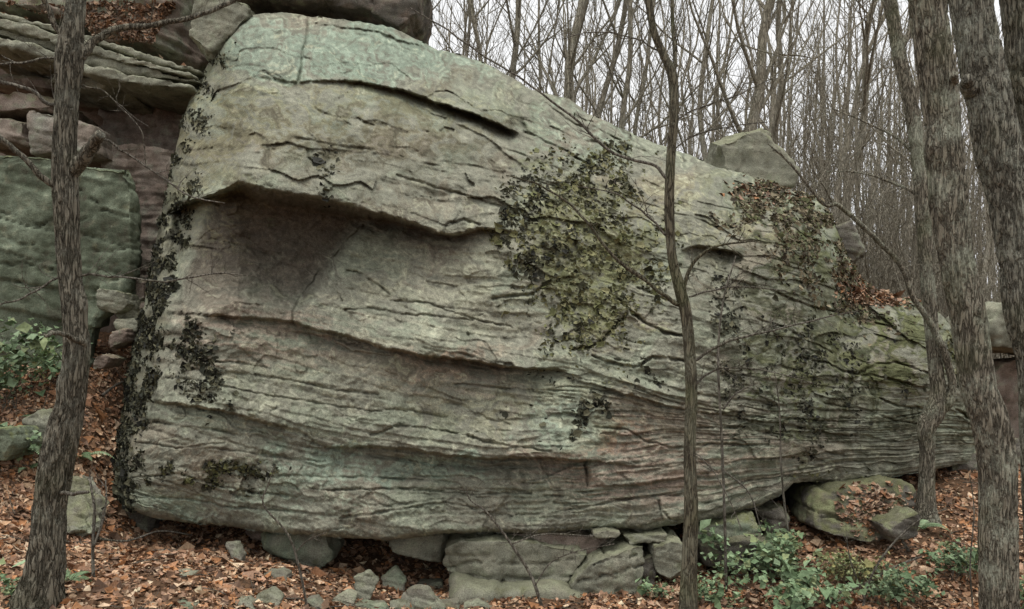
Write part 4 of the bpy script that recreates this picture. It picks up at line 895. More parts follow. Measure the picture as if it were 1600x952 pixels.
def build_litter():
    g = np.random.default_rng(77)
    n = 135000
    y = 4.6 + (14.5 - 4.6) * g.random(n) ** 1.15
    half = y * 0.86 + .3
    x = (g.random(n) * 2 - 1) * half
    keep = ~((y > 11.2) & (x > -3) & (x < 5.5))
    keep &= g.random(n) < .35 + .65 * sst(f2(x * 1.3, y * 1.3, 44, 4), -.45, .15)
    x, y = x[keep], y[keep]
    xg = -4.1 - 3.4 * g.random(13000); yg = 7.6 + 5.4 * g.random(13000); x = np.concatenate([x, xg]); y = np.concatenate([y, yg])
    z = ground_z(x, y); e = .05
    Nn = np.stack([-(ground_z(x + e, y) - z) / e, -(ground_z(x, y + e) - z) / e, np.ones_like(x)], 1)
    Nn /= np.linalg.norm(Nn, axis=1, keepdims=True)
    v, q, c = leaf_mesh(np.stack([x, y, z + .004], 1), Nn, .060, 5, LEAFC * np.array([1.22, 1.18, 1.12]))
    props(obj('leaf_litter', mesh_np('leaf_litter', v, [q], c, False), M_LEAF), 'fallen brown and tan leaves covering the forest floor', kind='stuff')
    mb = MB()
    for _ in range(700):
        yy = g.uniform(5.5, 12); xx = g.uniform(-.68, .68) * yy; a_ = g.uniform(0, 6.28); l_ = g.uniform(.08, .5)
        tt = np.linspace(0, 1, 5); PX_ = xx + math.cos(a_) * l_ * tt + g.normal(size=5) * .01; PY_ = yy + math.sin(a_) * l_ * tt + g.normal(size=5) * .01
        tube(mb, np.stack([PX_, PY_, ground_z(PX_, PY_) + .02 + .02 * g.random()], 1), np.linspace(.005, .002, 5) * g.uniform(.6, 1.5), 4)
    props(obj('twig_litter', mb.mesh('twig_litter'), M_TWIG), 'thin dead twigs strewn over the fallen leaves', kind='stuff')
    # far litter on the hillside behind
    n = 6000; y = 13.5 + 14 * g.random(n); x = (g.random(n) * 1.5 - .55) * y * .62
    z = ground_z(x, y)
    v, q, c = leaf_mesh(np.stack([x, y, z + .01], 1), np.tile([0, 0, 1.0], (n, 1)), .14, 6)
    props(obj('hillside_leaf_litter', mesh_np('hillside_leaf_litter', v, [q], c, False), M_LEAF), 'dull brown leaves covering the hillside behind the boulder', kind='stuff')
    # drift on the mossy rock
    _, a, nb = RM
    mx_ = 800 + a[:, 0] * F / a[:, 1]; my_ = 560 - (a[:, 2] - CAMZ) * F / a[:, 1]
    w = np.clip(nb[:, 2] + .1, 0, 1) * ell(mx_ + 22 * n2(mx_ / 14, my_ / 14, 3), my_ + 14 * n2(mx_ / 14, my_ / 14, 4), 1365, 800, 42, 28, .8) * (a[:, 1] < 10.9)
    idx = g.choice(len(w), 520, p=w / w.sum())
    v, q, c = leaf_mesh(a[idx], nb[idx] * .5 + np.array([0, 0, .5]), .064, 8)
    props(obj('leaf_drift', mesh_np('leaf_drift', v, [q], c, False), M_LEAF), 'rusty leaf drift lying on the big mossy rock', kind='stuff')
    # drift on the boulder's right shoulder and odd leaves caught on its ledges
    m = np.clip(ell(BPX, BPY, 1375, 462, 48, 16) + .3 * ell(BPX, BPY, 1200, 300, 60, 20) + .25 * ell(BPX, BPY, 1330, 440, 25, 40), 0, 1).ravel()
    idx = g.choice(len(m), 900, p=m / m.sum())
    P = BV.reshape(-1, 3)[idx]
    v, q, c = leaf_mesh(P, BN.reshape(-1, 3)[idx] * .5 + np.array([0, 0, .6]), .066, 9)
    props(obj('leaf_drift', mesh_np('leaf_drift', v, [q], c, False), M_LEAF), 'orange leaf drift on the boulder right shoulder', kind='stuff')
    for sl, cnt_, lab in ((TOPLEDGE, 3200, 'dead leaves and twigs matted on the ledge at the top left'), (LONGSLAB, 160, 'few dead leaves caught on the long tilted slab')):
        _, a, nb = sl
        w = np.where((nb[:, 2] > -.05) & (a[:, 1] < a[:, 1].min() + 1.5) & (a[:, 2] < 7.6))[0]; idx = g.choice(w, cnt_)
        v, q, c = leaf_mesh(a[idx], nb[idx] * .6 + np.array([0, 0, .4]), .055, 12, LEAFC * .8, .6, .03)
        props(obj('leaf_drift', mesh_np('leaf_drift', v, [q], c, False), M_LEAF), lab, kind='stuff')
build_litter()
# ------------------------------------------------------------------ foreground trees
def px_path(pts, depth, dd=0.0, n=40):
    """pts (px, py, width px) -> world path and radii; dd = how far the end comes out of the plane"""
    p = np.array(pts, float); m = len(p)
    dep = depth + dd * np.linspace(0, 1, m) ** 1.3
    W = np.stack([(p[:, 0] - 800) * dep / F, dep, CAMZ + (560 - p[:, 1]) * dep / F, p[:, 2] * dep / F / 2], 1)
    S_ = spline(W, n)
    return S_[:, :3], np.maximum(S_[:, 3], .0012)

def twigs_on(mb, P, r, g, n, length, rad, lo=.15, level=1, up=.35):
    for _ in range(n):
        t = g.uniform(lo, 1); i = min(int(t * (len(P) - 1)), len(P) - 2)
        b = P[i]; d = P[i + 1] - P[i]; d = d / (np.linalg.norm(d) + 1e-9)
        q = d * g.uniform(.3, .9) + g.normal(size=3) * np.array([.6, .5, .6]) + np.array([0, 0, up])
        q /= np.linalg.norm(q); L = length * g.uniform(.4, 1.3) * (1.1 - .5 * t)
        k = 5; tt = np.linspace(0, 1, k)[:, None]
        bend = g.normal(size=3) * .25 * L
        T = b + q * L * tt + bend * tt ** 2 + g.normal(size=(k, 3)) * L * .02
        r0 = min(rad, r[i] * .7) * g.uniform(.7, 1.2)
        tube(mb, T, np.linspace(r0, r0 * .35, k), 4)
        if level > 0:
            twigs_on(mb, T, np.linspace(r0, r0 * .35, k), g, 3, L * .45, r0 * .6, .25, level - 1, up)

def near_tree(name, label, cat, trunk, depth, mat, seed, branches=(), ridge=.10, fine=.03, top=(0, 2.5), flare=.5, knots=(), foot=None):
    g = np.random.default_rng(seed)
    pts = list(trunk)
    base = at(pts[0][0], pts[0][1], depth); gz = float(ground_z(base[0], depth)) - .12
    pb = 560 - (gz - CAMZ) * F / depth
    if pb > pts[0][1] + 4: pts = [(pts[0][0] + (foot or 0), pb, pts[0][2] * 1.05)] + pts
    P, r = px_path(pts, depth, 0, 60)
    ln = np.linalg.norm(np.diff(P, axis=0), axis=1).sum(); n = int(ln / fine)
    P, r = px_path(pts, depth, 0, n)
    hgt = P[:, 2] - P[0, 2]
    r = r * (1 + flare * np.exp(-np.clip(hgt, 0, 9) / .22))
    if top[1] > 0:
        d = (P[-1] - P[-6]); d /= np.linalg.norm(d); k = int(top[1] / fine)
        ext = P[-1] + np.outer(np.arange(1, k + 1) * fine, d) + np.outer(np.linspace(0, 1, k) ** 2, [top[0], 0, 0])
        P = np.concatenate([P, ext]); r = np.concatenate([r, np.linspace(r[-1], r[-1] * .6, k)])
    n = len(P); k = 60 if r.max() > .09 else 24
    th = np.arange(k) * 2 * math.pi / k; hh = np.concatenate([[0], np.cumsum(np.linalg.norm(np.diff(P, axis=0), axis=1))])
    TH, HH = np.meshgrid(th, hh); fr = 10.0
    q = np.stack([np.cos(TH) * fr / 2, np.sin(TH) * fr / 2, HH * 3.4], -1).reshape(-1, 3)
    q2 = np.stack([np.cos(TH) * 1.1, np.sin(TH) * 1.1, HH * 1.3], -1).reshape(-1, 3)
    rd = 1 - np.abs(n3(q, seed) + .25 * n3(q * 2.3, seed + 8)) * 2.2
    rd = np.clip(rd, -.2, 1); rd = 1 - sst(rd, .35, .95)
    sh = 1 + ridge * 1.25 * (rd - .5) + .10 * n3(q2, seed + 3) + ridge * .35 * n3(q * 2.6, seed + 5)
    sh = sh.reshape(n, k)
    # root buttresses
    sh = sh + .22 * np.exp(-np.clip(P[:, 2] - P[0, 2], 0, 9) / .25)[:, None] * np.maximum(0, np.cos(TH * 4 + seed))
    for (kh, ka, ks, kr) in knots:      # height m, angle, size m, bulge
        zc = P[0, 2] + kh
        d2 = ((P[:, 2] - zc) / ks)[:, None] ** 2 + (np.angle(np.exp(1j * (TH - ka))) * r[:, None] / ks) ** 2
        sh = sh + kr * np.exp(-d2)
    t = empty(name, P[0] + np.array([0, 0, .12]), label, cat)
    mb = MB(); tube(mb, P, r, k, shape=sh)
    obj('trunk', mb.mesh('trunk'), mat, t)
    for b in branches:
        pts_, dd, nt, tl = b[:4]; bl = b[4] if len(b) > 4 else None
        Pb, rb = px_path(pts_, depth + (b[5] if len(b) > 5 else 0), dd, max(12, len(pts_) * 6))
        Pb = Pb + np.stack([f2(np.arange(len(Pb)) / 5.0, np.full(len(Pb), seed * 1.7 + j), seed + j, 2) for j in range(3)], 1) * .012
        mb = MB(); tube(mb, Pb, rb, 8 if rb.max() > .012 else 5)
        if nt: twigs_on(mb, Pb, rb, g, nt, tl, .0042)
        o = obj('branch', mb.mesh('branch'), mat if rb.max() > .02 else M_TWIG, t)
        if bl: o['label'] = bl
    return t

near_tree('tree', 'dark rough-barked tree leaning in front of the cliff at the left', 'tree',
    [(58, 944, 53.9), (68, 900, 49.6), (74, 850, 45.2), (78, 790, 43.5), (88, 725, 47), (104, 655, 43.5), (114, 610, 35.7), (119, 545, 34.8), (114, 480, 31.3), (108, 420, 31.3), (105, 367, 32.2), (102, 300, 33.9), (100, 235, 31.3), (103, 180, 30.4), (106, 134, 32.2), (109, 95, 36.5), (112, 60, 31.3), (117, 25, 26.1), (120, -20, 24.4)],
    6.5, M_BARK1, 3, [
    ([(116, 100, 16), (132, 82, 14), (150, 62, 12), (185, 45, 11), (230, 40, 9), (290, 30, 8), (340, 12, 7), (385, -8, 6), (430, -30, 4)], .5, 10, .35, 'long pale limb reaching right above the boulder'),
    ([(108, 75, 12), (92, 50, 10), (78, 20, 9), (66, -10, 8), (55, -60, 6)], -.2, 5, .4),
    ([(112, 268, 24), (128, 250, 22), (146, 226, 19), (158, 210, 16)], -.25, 0, 0, 'short broken stub of a limb'),
    ([(150, 214, 4), (175, 225, 4), (205, 245, 3.5), (250, 275, 3), (300, 308, 2.5), (350, 318, 1.5)], .4, 9, .3),
    ([(96, 165, 7), (78, 164, 6.5), (50, 142, 6), (0, 128, 6), (-40, 120, 5)], -.3, 4, .3),
    ([(92, 300, 10), (75, 285, 10), (40, 250, 9), (0, 215, 9), (-40, 190, 8)], -.4, 0, 0, 'greenish dead limb slanting up to the left edge'),
    ([(134, 542, 13), (122, 532, 10), (104, 524, 8), (84, 520, 7), (70, 526, 5)], -.55, 2, .15, 'bare knotted side branch halfway up'),
    ([(110, 432, 4), (150, 430, 3.5), (200, 434, 3), (260, 440, 3), (330, 428, 2.5), (400, 432, 1.5)], .3, 14, .28),
    ([(96, 430, 4), (70, 445, 3.5), (30, 468, 3), (-20, 480, 2)], -.2, 8, .3),
    ([(96, 88, 4), (50, 95, 4), (0, 100, 3), (-40, 92, 2)], -.3, 5, .3),
    ([(128, 132, 2.5), (170, 150, 2.5), (220, 205, 2), (228, 260, 1.5)], .3, 5, .3),
    ([(78, 772, 7), (110, 771, 6), (138, 769, 5)], -.3, 0, 0, 'snapped reddish stick-like branch near the foot')],
    ridge=.17, fine=.022, knots=((2.55, 3.2, .10, .25), (1.9, 0.3, .09, .3)))

near_tree('sapling', 'slender young tree standing in front of the boulder, right of centre', 'tree',
    [(1075, 975, 27), (1077, 900, 24), (1080, 800, 21), (1078, 700, 18), (1080, 600, 18), (1073, 500, 17), (1062, 450, 17), (1050, 400, 14), (1046, 330, 15), (1048, 250, 14), (1053, 180, 14), (1051, 120, 15), (1036, 84, 12), (1022, 50, 11), (1013, 0, 11), (1008, -40, 10)],
    7.35, M_BARK3, 5, [
    ([(1051, 122, 8), (1055, 95, 7), (1053, 50, 6), (1050, 0, 6), (1052, -50, 5)], .1, 6, .5, 'thin upright twin stem above the fork'),
    ([(1060, 476, 8), (1040, 463, 6), (1000, 432, 5.5), (960, 402, 5), (920, 352, 4.5), (880, 312, 3.5), (840, 287, 2.5), (790, 275, 1.5)], -.3, 12, .35, 'long limb slanting up to the left across the lichen patch'),
    ([(1047, 284, 6), (1020, 258, 5), (960, 240, 4.5), (900, 187, 4), (850, 150, 3.5), (800, 115, 3), (740, 75, 3), (690, 42, 2.5), (640, 12, 2)], .2, 16, .45, 'long dark limb running along the boulder top'),
    ([(1068, 462, 7), (1074, 430, 6), (1090, 405, 5), (1115, 386, 4), (1150, 380, 3), (1190, 378, 1.5)], -.2, 10, .28, 'pale crooked side branch'),
    ([(1084, 564, 5), (1120, 542, 4.5), (1150, 530, 4), (1200, 518, 3), (1250, 506, 2.5), (1340, 486, 1.5)], -.25, 16, .35),
    ([(1076, 464, 3.5), (1110, 455, 3), (1160, 448, 2.5), (1230, 455, 2)], .2, 10, .3),
    ([(1080, 610, 4), (1105, 585, 3.5), (1140, 575, 3), (1200, 580, 2), (1270, 600, 1.5)], -.3, 14, .3),
    ([(1045, 372, 4), (1020, 345, 3.5), (990, 320, 3), (955, 300, 2), (900, 292, 1.5)], -.2, 8, .3),
    ([(1052, 190, 3), (1090, 170, 2.5), (1150, 150, 2), (1210, 120, 1.5)], .3, 10, .4),
    ([(1047, 240, 3), (1080, 215, 2.5), (1130, 200, 2), (1200, 190, 1.5)], .3, 8, .4),
    ([(1034, 82, 3), (990, 60, 2.5), (930, 50, 2), (880, 60, 1.5)], .3, 10, .4),
    ([(1074, 700, 2.5), (1100, 720, 2), (1130, 760, 1.8), (1160, 830, 1.5)], -.2, 6, .3)],
    ridge=.05, fine=.03, top=(0, 2), flare=.35)

near_tree('tree', 'thick lichen-spotted trunk at the right, its foot right of the green shrubs', 'tree',
    [(1562, 1010, 52.2), (1561, 948, 49.6), (1560, 829, 49.6), (1558, 725, 52.2), (1546, 655, 52.2), (1527, 602, 48.7), (1514, 501, 47), (1494, 400, 45.2), (1482, 310, 52.2), (1477, 250, 49.6), (1468, 150, 48.7), (1458, 75, 48.7), (1449, 0, 50.5), (1442, -40, 50.5)],
    6.0, M_BARK2, 7, [([(1464, 148, 17.4), (1486, 132, 13.9), (1492, 116, 10.4)], -.2, 0, 0, 'rough stub knot high on the trunk')],
    ridge=.13, fine=.02, top=(-.2, 3.0), knots=((4.25, .4, .12, .25),))
near_tree('tree', 'massive grey trunk at the far right with a burl, slanting across the picture edge', 'tree',
    [(1644, 1000, 64.4), (1638, 900, 60.9), (1632, 760, 57.4), (1626, 640, 53.9), (1620, 560, 52.2), (1601, 480, 52.2), (1593, 400, 53.9), (1579, 310, 59.2), (1562, 250, 60.9), (1545, 150, 59.2), (1529, 75, 55.7), (1515, 0, 52.2), (1507, -40, 52.2)],
    6.9, M_BARK4, 8, [([(1523, 146, 29.6), (1514, 134, 26.1), (1509, 124, 15.7)], -.16, 0, 0, 'round dark burl on the left side')], ridge=.14, fine=.022, top=(-.5, 3.0))
near_tree('tree', 'dark trunk cut by the right picture edge, top right corner', 'tree',
    [(1668, 1000, 60), (1662, 800, 58), (1655, 560, 56), (1640, 350, 56), (1625, 200, 60), (1608, 90, 60), (1600, 0, 58), (1596, -40, 58)], 7.6, M_BARK1, 9, [], ridge=.15, fine=.03, top=(-.2, 3.0))

near_tree('tree', 'crooked tree with an elbow, growing against the right end of the boulder', 'tree',
    [(1446, 802, 24), (1448, 760, 21), (1449, 700, 22), (1448, 668, 27), (1460, 644, 30), (1466, 615, 22), (1462, 580, 21), (1456, 520, 20), (1450, 450, 20), (1445, 380, 20), (1440, 300, 21), (1432, 220, 21), (1420, 150, 21), (1406, 90, 20), (1396, 30, 19), (1388, -20, 18)],
    10.3, M_BARK2, 10, [
    ([(1455, 652, 22), (1476, 634, 19), (1487, 612, 14), (1484, 580, 12), (1470, 540, 11), (1450, 498, 10), (1428, 466, 9), (1404, 412, 8), (1362, 366, 8), (1312, 322, 7), (1286, 318, 5), (1240, 262, 4), (1200, 225, 2.5)], -.6, 12, .5, 'long curved limb arching left over the boulder'),
    ([(1404, 84, 12), (1420, 50, 10), (1428, 0, 9), (1432, -50, 8)], .2, 5, .6),
    ([(1445, 330, 6), (1425, 300, 5), (1380, 280, 4), (1340, 270, 2.5), (1290, 268, 1.5)], .3, 10, .6),
    ([(1438, 280, 7), (1462, 240, 6), (1480, 180, 5), (1492, 110, 4)], .3, 6, .6),
    ([(1450, 440, 5), (1470, 420, 4), (1500, 390, 3)], -.2, 5, .5),
    ([(1436, 250, 5), (1400, 215, 4), (1350, 190, 3), (1300, 170, 2)], .4, 10, .7)],
    ridge=.08, fine=.035, top=(0, 2.5), flare=.8)

# thin bare saplings and brush stems close to the camera
def twig_plant(name, label, stems, px, py, seed, nt=10, tl=.3, depth=None):
    d = depth or ground_hit(px, min(py, 950)); g = np.random.default_rng(seed)
    b = at(px, py, d)
    t = empty(name, b, label, 'sapling')
    for st in stems:
        P, r = px_path(st, d, g.uniform(-.3, .3), 24)
        mb = MB(); tube(mb, P, r, 6); twigs_on(mb, P, r, g, nt, tl, .003, .2)
        obj('stem', mb.mesh('stem'), M_TWIG, t)
twig_plant('bare_sapling', 'pale forked bare sapling in front of the lower left cave', [[(146, 905, 6), (145, 850, 5), (148, 800, 5), (143, 765, 4), (140, 742, 2)], [(146, 855, 4), (160, 815, 4), (166, 780, 3), (165, 750, 2)]], 146, 905, 21, 6, .25)
twig_plant('bare_sapling', 'thin dark sapling with dead leaves left of the bottom rubble', [[(482, 960, 4), (468, 890, 4), (450, 835, 3.5), (412, 790, 3), (418, 760, 2), (432, 725, 1.5)], [(460, 865, 2), (480, 845, 2), (510, 832, 1.5)]], 482, 960, 22, 6, .25)
twig_plant('bare_sapling', 'slanting dark sapling in front of the large pale slab', [[(850, 960, 6), (830, 900, 5), (795, 845, 4), (760, 800, 3), (735, 782, 2), (728, 760, 1.5)], [(836, 915, 2.5), (860, 880, 2), (900, 862, 1.8), (960, 850, 1.2)], [(800, 850, 2.5), (850, 835, 2), (930, 838, 1.5)]], 850, 960, 23, 12, .3)
twig_plant('bare_sapling', 'tall thin sapling just right of the slender young tree', [[(1135, 930, 5), (1132, 800, 4.5), (1128, 690, 4), (1122, 560, 4), (1130, 470, 3), (1150, 400, 2)], [(1130, 640, 3), (1150, 615, 2.5), (1180, 600, 1.5)], [(1130, 735, 3), (1170, 770, 2), (1190, 830, 1.6)]], 1135, 930, 24, 14, .3)
twig_plant('bare_sapling', 'wispy bare stem hanging by the right cave', [[(1232, 835, 4), (1226, 790, 3.5), (1220, 720, 3), (1218, 640, 2), (1210, 580, 1.5)]], 1232, 835, 25, 8, .25, 9.2)
twig_plant('bare_sapling', 'thin leaning stem in the shrubs at the bottom right', [[(1345, 960, 4), (1362, 900, 3.5), (1395, 850, 3), (1440, 810, 2), (1480, 795, 1.5)], [(1350, 935, 3), (1330, 880, 2), (1322, 840, 1.5)]], 1345, 960, 26, 10, .3)
twig_plant('bare_sapling', 'thin upright stem beside the thick right trunk foot', [[(1520, 955, 3), (1516, 880, 2.5), (1522, 800, 2), (1515, 740, 1.5)]], 1520, 955, 27, 6, .25)

# fallen sticks
def stick(label, pts, seed, dd=.2):
    d = ground_hit(pts[0][0], min(pts[0][1], 950)) - .05; g = np.random.default_rng(seed)
    P, r = px_path(pts, d, dd, 24); P[:, 2] = np.maximum(P[:, 2], ground_z(P[:, 0], P[:, 1]) + .015)
    mb = MB(); tube(mb, P, r, 6); twigs_on(mb, P, r, g, 3, .15, .003)
    o = obj('fallen_stick', mb.mesh('fallen_stick'), M_TWIG, origin=P[0]); props(o, label, 'stick')
stick('pale fallen stick on the leaves below the mossy left rock', [(96, 842, 4), (120, 868, 4), (150, 885, 3)], 31)
stick('long thin stick in front of the lower left cave', [(150, 842, 4), (200, 845, 3), (250, 830, 3), (300, 836, 2)], 32, .5)
stick('fallen stick leaning on the big mossy rock', [(1420, 862, 5), (1404, 835, 4), (1388, 812, 3)], 33)
stick('bent stick lying among the bottom right shrubs', [(1300, 930, 5), (1345, 915, 5), (1400, 885, 4), (1440, 870, 3)], 34)
stick('pale stick in the leaves of the left gully', [(160, 618, 5), (175, 606, 4), (192, 596, 3)], 35)

# ------------------------------------------------------------------ green plants
GRN = 1.15 * np.array([(0.11, 0.165, 0.085), (0.15, 0.215, 0.115), (0.20, 0.27, 0.155), (0.085, 0.12, 0.06), (0.165, 0.195, 0.095)])
def shrub(name, label, px, py, w, h, seed, stems=14, leaves=42, size=.075, cols=GRN, depth=None, droop=.15):
    """a leafy shrub: stem foot at px, py; about w x h metres"""
    d = depth or ground_hit(px, py); g = np.random.default_rng(seed)
    b = at(px, py, d); b[2] = float(ground_z(b[0], b[1]))
    t = empty(name, b, label, 'shrub')
    ms = MB(); LP = []; LN = []
    for i in range(stems):
        a = g.uniform(0, 6.283); q = np.array([math.cos(a) * w * .5 * g.uniform(.3, 1), math.sin(a) * w * .4 * g.uniform(.3, 1), h * g.uniform(.5, 1)])
        k = 8; tt = np.linspace(0, 1, k)[:, None]
        P = b + g.normal(size=3) * np.array([.10, .10, 0]) * w + q * tt + np.array([0, 0, -droop]) * h * tt ** 2 + np.cumsum(g.normal(size=(k, 3)) * .012, 0)
        tube(ms, P, np.linspace(.004, .0012, k), 4)
        for j in range(int(leaves * g.uniform(.3, 1.0))):
            u = g.uniform(.25, 1) ** .6 * (k - 1); ii = min(int(u), k - 2); pt = P[ii] + (P[ii + 1] - P[ii]) * (u - ii)
            LP.append(pt + g.normal(size=3) * size * .9); LN.append(np.array([0, -.25, 1]) + g.normal(size=3) * .35)
    obj('stems', ms.mesh('stems'), M_TWIG, t)
    LP = np.array(LP); LN = np.array(LN); LN /= np.linalg.norm(LN, axis=1, keepdims=True)
    v, q, c = leaf_mesh(LP, LN, size, seed, cols, .3, 0)
    props(obj('foliage', mesh_np('foliage', v, [q], c, False), M_GREEN, t), kind='stuff')

shrub('leafy_shrub', 'bright green leafy shrub right of the sapling foot, below the cave', 1190, 905, 1.3, .68, 41, 26, 44, .07)
shrub('leafy_shrub', 'low green shrub in front of the bright one, near the bottom edge', 1258, 950, .95, .45, 42, 20, 42, .065)
shrub('leafy_shrub', 'small green seedling cluster at the sapling foot', 1120, 945, .6, .35, 43, 10, 24, .06)
shrub('leafy_shrub', 'dense dark green bushy shrub left of the thick right trunk', 1400, 950, .9, .5, 44, 18, 50, .05, GRN * .8)
shrub('leafy_shrub', 'feathery olive bush between the mossy rock and the bottom edge', 1330, 915, .7, .4, 45, 18, 46, .04, GRN * np.array([1.2, .95, .8]))
shrub('leafy_shrub', 'green bush at the foot of the thick right trunk', 1490, 905, .8, .5, 46, 16, 46, .05, GRN * .8)
shrub('leafy_shrub', 'tiny green plant at the bottom right corner', 1596, 952, .5, .4, 47, 8, 20, .06)
shrub('laurel_shrub', 'dark glossy shrub at the left edge below the green wall', 20, 640, 1.6, 1.35, 48, 30, 42, .085, GRN * .75)
shrub('laurel_shrub', 'pale green small shrub beside the left trunk', 75, 600, .9, .8, 49, 14, 30, .07, GRN * np.array([1.25, 1.2, 1]))
shrub('laurel_shrub', 'low green undergrowth at the left edge above the mossy rock', 10, 712, .9, .4, 50, 14, 30, .065, GRN * .9)
shrub('leafy_shrub', 'small green sprouts at the bottom left corner beside the trunk', 30, 935, .6, .35, 51, 9, 22, .05)
shrub('leafy_shrub', 'green sprout right of the leaning slabs', 1028, 935, .35, .22, 52, 7, 18, .05)
shrub('hill_shrub', 'olive brush at the foot of the square hilltop rock', 1235, 290, 1.6, .7, 53, 24, 40, .06, GRN * np.array([1.5, 1.1, .9]), 13.2)

def fern(label, px, py, L, seed, nf=7, depth=None):
    d = depth or ground_hit(px, py); g = np.random.default_rng(seed)
    b = at(px, py, d); b[2] = float(ground_z(b[0], b[1]))
    t = empty('fern', b, label, 'fern', None)
    for i in range(nf):
        a = i * 6.283 / nf + g.uniform(-.3, .3); q = np.array([math.cos(a), math.sin(a) * .9, 0])
        k = 22; tt = np.linspace(0, 1, k)[:, None]; l = L * g.uniform(.75, 1.15)
        P = b + q * l * tt * .9 + np.array([0, 0, 1]) * (l * (1.0 * tt - .95 * tt ** 2))
        mb = MB(); tube(mb, P, np.linspace(.003, .0008, k), 4, col=(.07, .09, .035))
        side = np.cross(q, [0, 0, 1]); col = GRN[g.integers(0, 3)] * g.uniform(.8, 1.2)
        for j in range(3, k - 1):
            u = j / k; pl = l * .26 * math.sin(math.pi * min(1, u * .92 + .12)) ** .8 * (1.05 - .6 * u)
            T = P[j + 1] - P[j]; T = T / np.linalg.norm(T)
            for sgn in (-1, 1):
                e = side * sgn + T * .45; e /= np.linalg.norm(e); wv = T * l * .016
                c0 = P[j]; up = np.array([0, 0, -.25 * pl])
                mb.add([c0 - wv, c0 + e * pl * .5 - wv * 1.1 + up * .2, c0 + e * pl + up, c0 + e * pl * .5 + wv * 1.1 + up * .2, c0 + wv], [[0, 1, 3, 4]], [[1, 2, 3]], col)
        obj('frond', mb.mesh('frond', False), M_GREEN, t)
fern('bright fern between the crooked tree and the big mossy rock', 1432, 832, .42, 61)
fern('fern on the left slope above the pale small rock', 72, 662, .45, 62)
fern('fern right of the left trunk, halfway down the gully', 126, 722, .4, 63)
fern('fern at the left, below the pale small rock', 38, 712, .45, 64)
fern('small fern right of the left trunk foot', 108, 912, .3, 65)
fern('fern low at the left edge beside the mossy rock', 42, 738, .3, 66, 5)

# dry grass tuft by the shrubs
def tuft(label, px, py, n, h, seed):
    d = ground_hit(px, py); g = np.random.default_rng(seed); b = at(px, py, d); b[2] = float(ground_z(b[0], b[1]))
    mb = MB()
    for _ in range(n):
        a = g.uniform(0, 6.283); r = g.uniform(.2, .8) * h; k = 5; tt = np.linspace(0, 1, k)[:, None]
        P = b + g.normal(size=3) * [.12, .12, 0] + np.array([math.cos(a) * r, math.sin(a) * r, 0]) * tt ** 1.6 + np.array([0, 0, h * g.uniform(.5, 1)]) * (tt * 1.3 - .5 * tt ** 2)
        tube(mb, P, np.linspace(.0024, .0008, k), 3, col=np.array([.16, .135, .075]) * g.uniform(.6, 1.3))
    props(obj('grass_tuft', mb.mesh('grass_tuft', False), M_GREEN, origin=b), label, 'grass')
tuft('grey-brown dry grass tuft below the big mossy rock', 1318, 905, 150, .38, 71)
tuft('dry wispy tuft left of the bush at the bottom right', 1360, 925, 100, .35, 72)

# ------------------------------------------------------------------ woods behind the boulder
def bare_tree(mbT, mbB, b, H, r0, lean, g, nb=16, ns=6, nt=3, sides=7, start=.22, fork=True):
    k = 12; t = np.linspace(0, 1, k)[:, None]
    wob = np.cumsum(g.normal(size=(k, 3)) * np.array([.040, .030, 0]) * H * .5, 0) * t
    P = b + np.array([lean[0], lean[1], 1.0]) * H * t + wob
    r = r0 * (1 - .82 * t[:, 0] ** 1.1)
    r[0] *= 1.35
    P2 = spline(np.concatenate([P, r[:, None]], 1), 26)
    tube(mbT, P2[:, :3], np.maximum(P2[:, 3], .008), sides)
    Q = P2[:, :3]; RQ = P2[:, 3]
    def limb(p, d, L, r, lev):
        kk = (9, 6, 4)[min(lev, 2)]; tt = np.linspace(0, 1, kk)[:, None]
        up = np.array([0, 0, 1.0]) * L * (.38, .22, .12)[min(lev, 2)]
        B = p + d * L * tt + up * tt ** 2 + np.cumsum(g.normal(size=(kk, 3)) * L * .028, 0) * tt
        rr = np.maximum(r * (1 - .8 * tt[:, 0]), .0035)
        tube(mbB, B, rr, (5, 4, 3)[min(lev, 2)])
        if lev < 2:
            for _ in range(ns if lev == 0 else nt):
                u = g.uniform(.2, .98); i = min(int(u * (kk - 1)), kk - 2); dd = B[i + 1] - B[i]; dd /= np.linalg.norm(dd)
                e = dd * .9 + g.normal(size=3) * .55 + np.array([0, 0, .15]); e /= np.linalg.norm(e)
                limb(B[i] + (B[i + 1] - B[i]) * (u * (kk - 1) - i), e, L * g.uniform(.3, .6) * (1.1 - .5 * u), max(rr[i] * .6, .004), lev + 1)
    for i in range(nb):
        u = start + (1 - start) * (i + g.random()) / nb; j = min(int(u * 25), 24)
        a = g.uniform(0, 6.283); sp = g.uniform(.45, .95)
        d = np.array([math.cos(a) * sp, math.sin(a) * sp, g.uniform(.5, 1.1)]); d /= np.linalg.norm(d)
        limb(Q[j], d, H * g.uniform(.12, .30) * (1.15 - .6 * u), RQ[j] * g.uniform(.3, .55), 0)

def wood_tree(px, d, H, r0, lean, seed, label, group=None, nb=16, ns=5, nt=3):
    g = np.random.default_rng(seed)
    x = (px - 800) * d / F; b = np.array([x, d, float(ground_z(x, d)) - .15])
    t = empty('bare_tree', b + [0, 0, .15], label, 'tree', group)
    mt, mbb = MB(), MB()
    bare_tree(mt, mbb, b, H, r0, lean, g, nb, ns, nt, 9 if r0 > .09 else 7)
    obj('trunk', mt.mesh('trunk'), M_WOOD, t)
    obj('crown', mbb.mesh('crown'), M_WOOD, t)

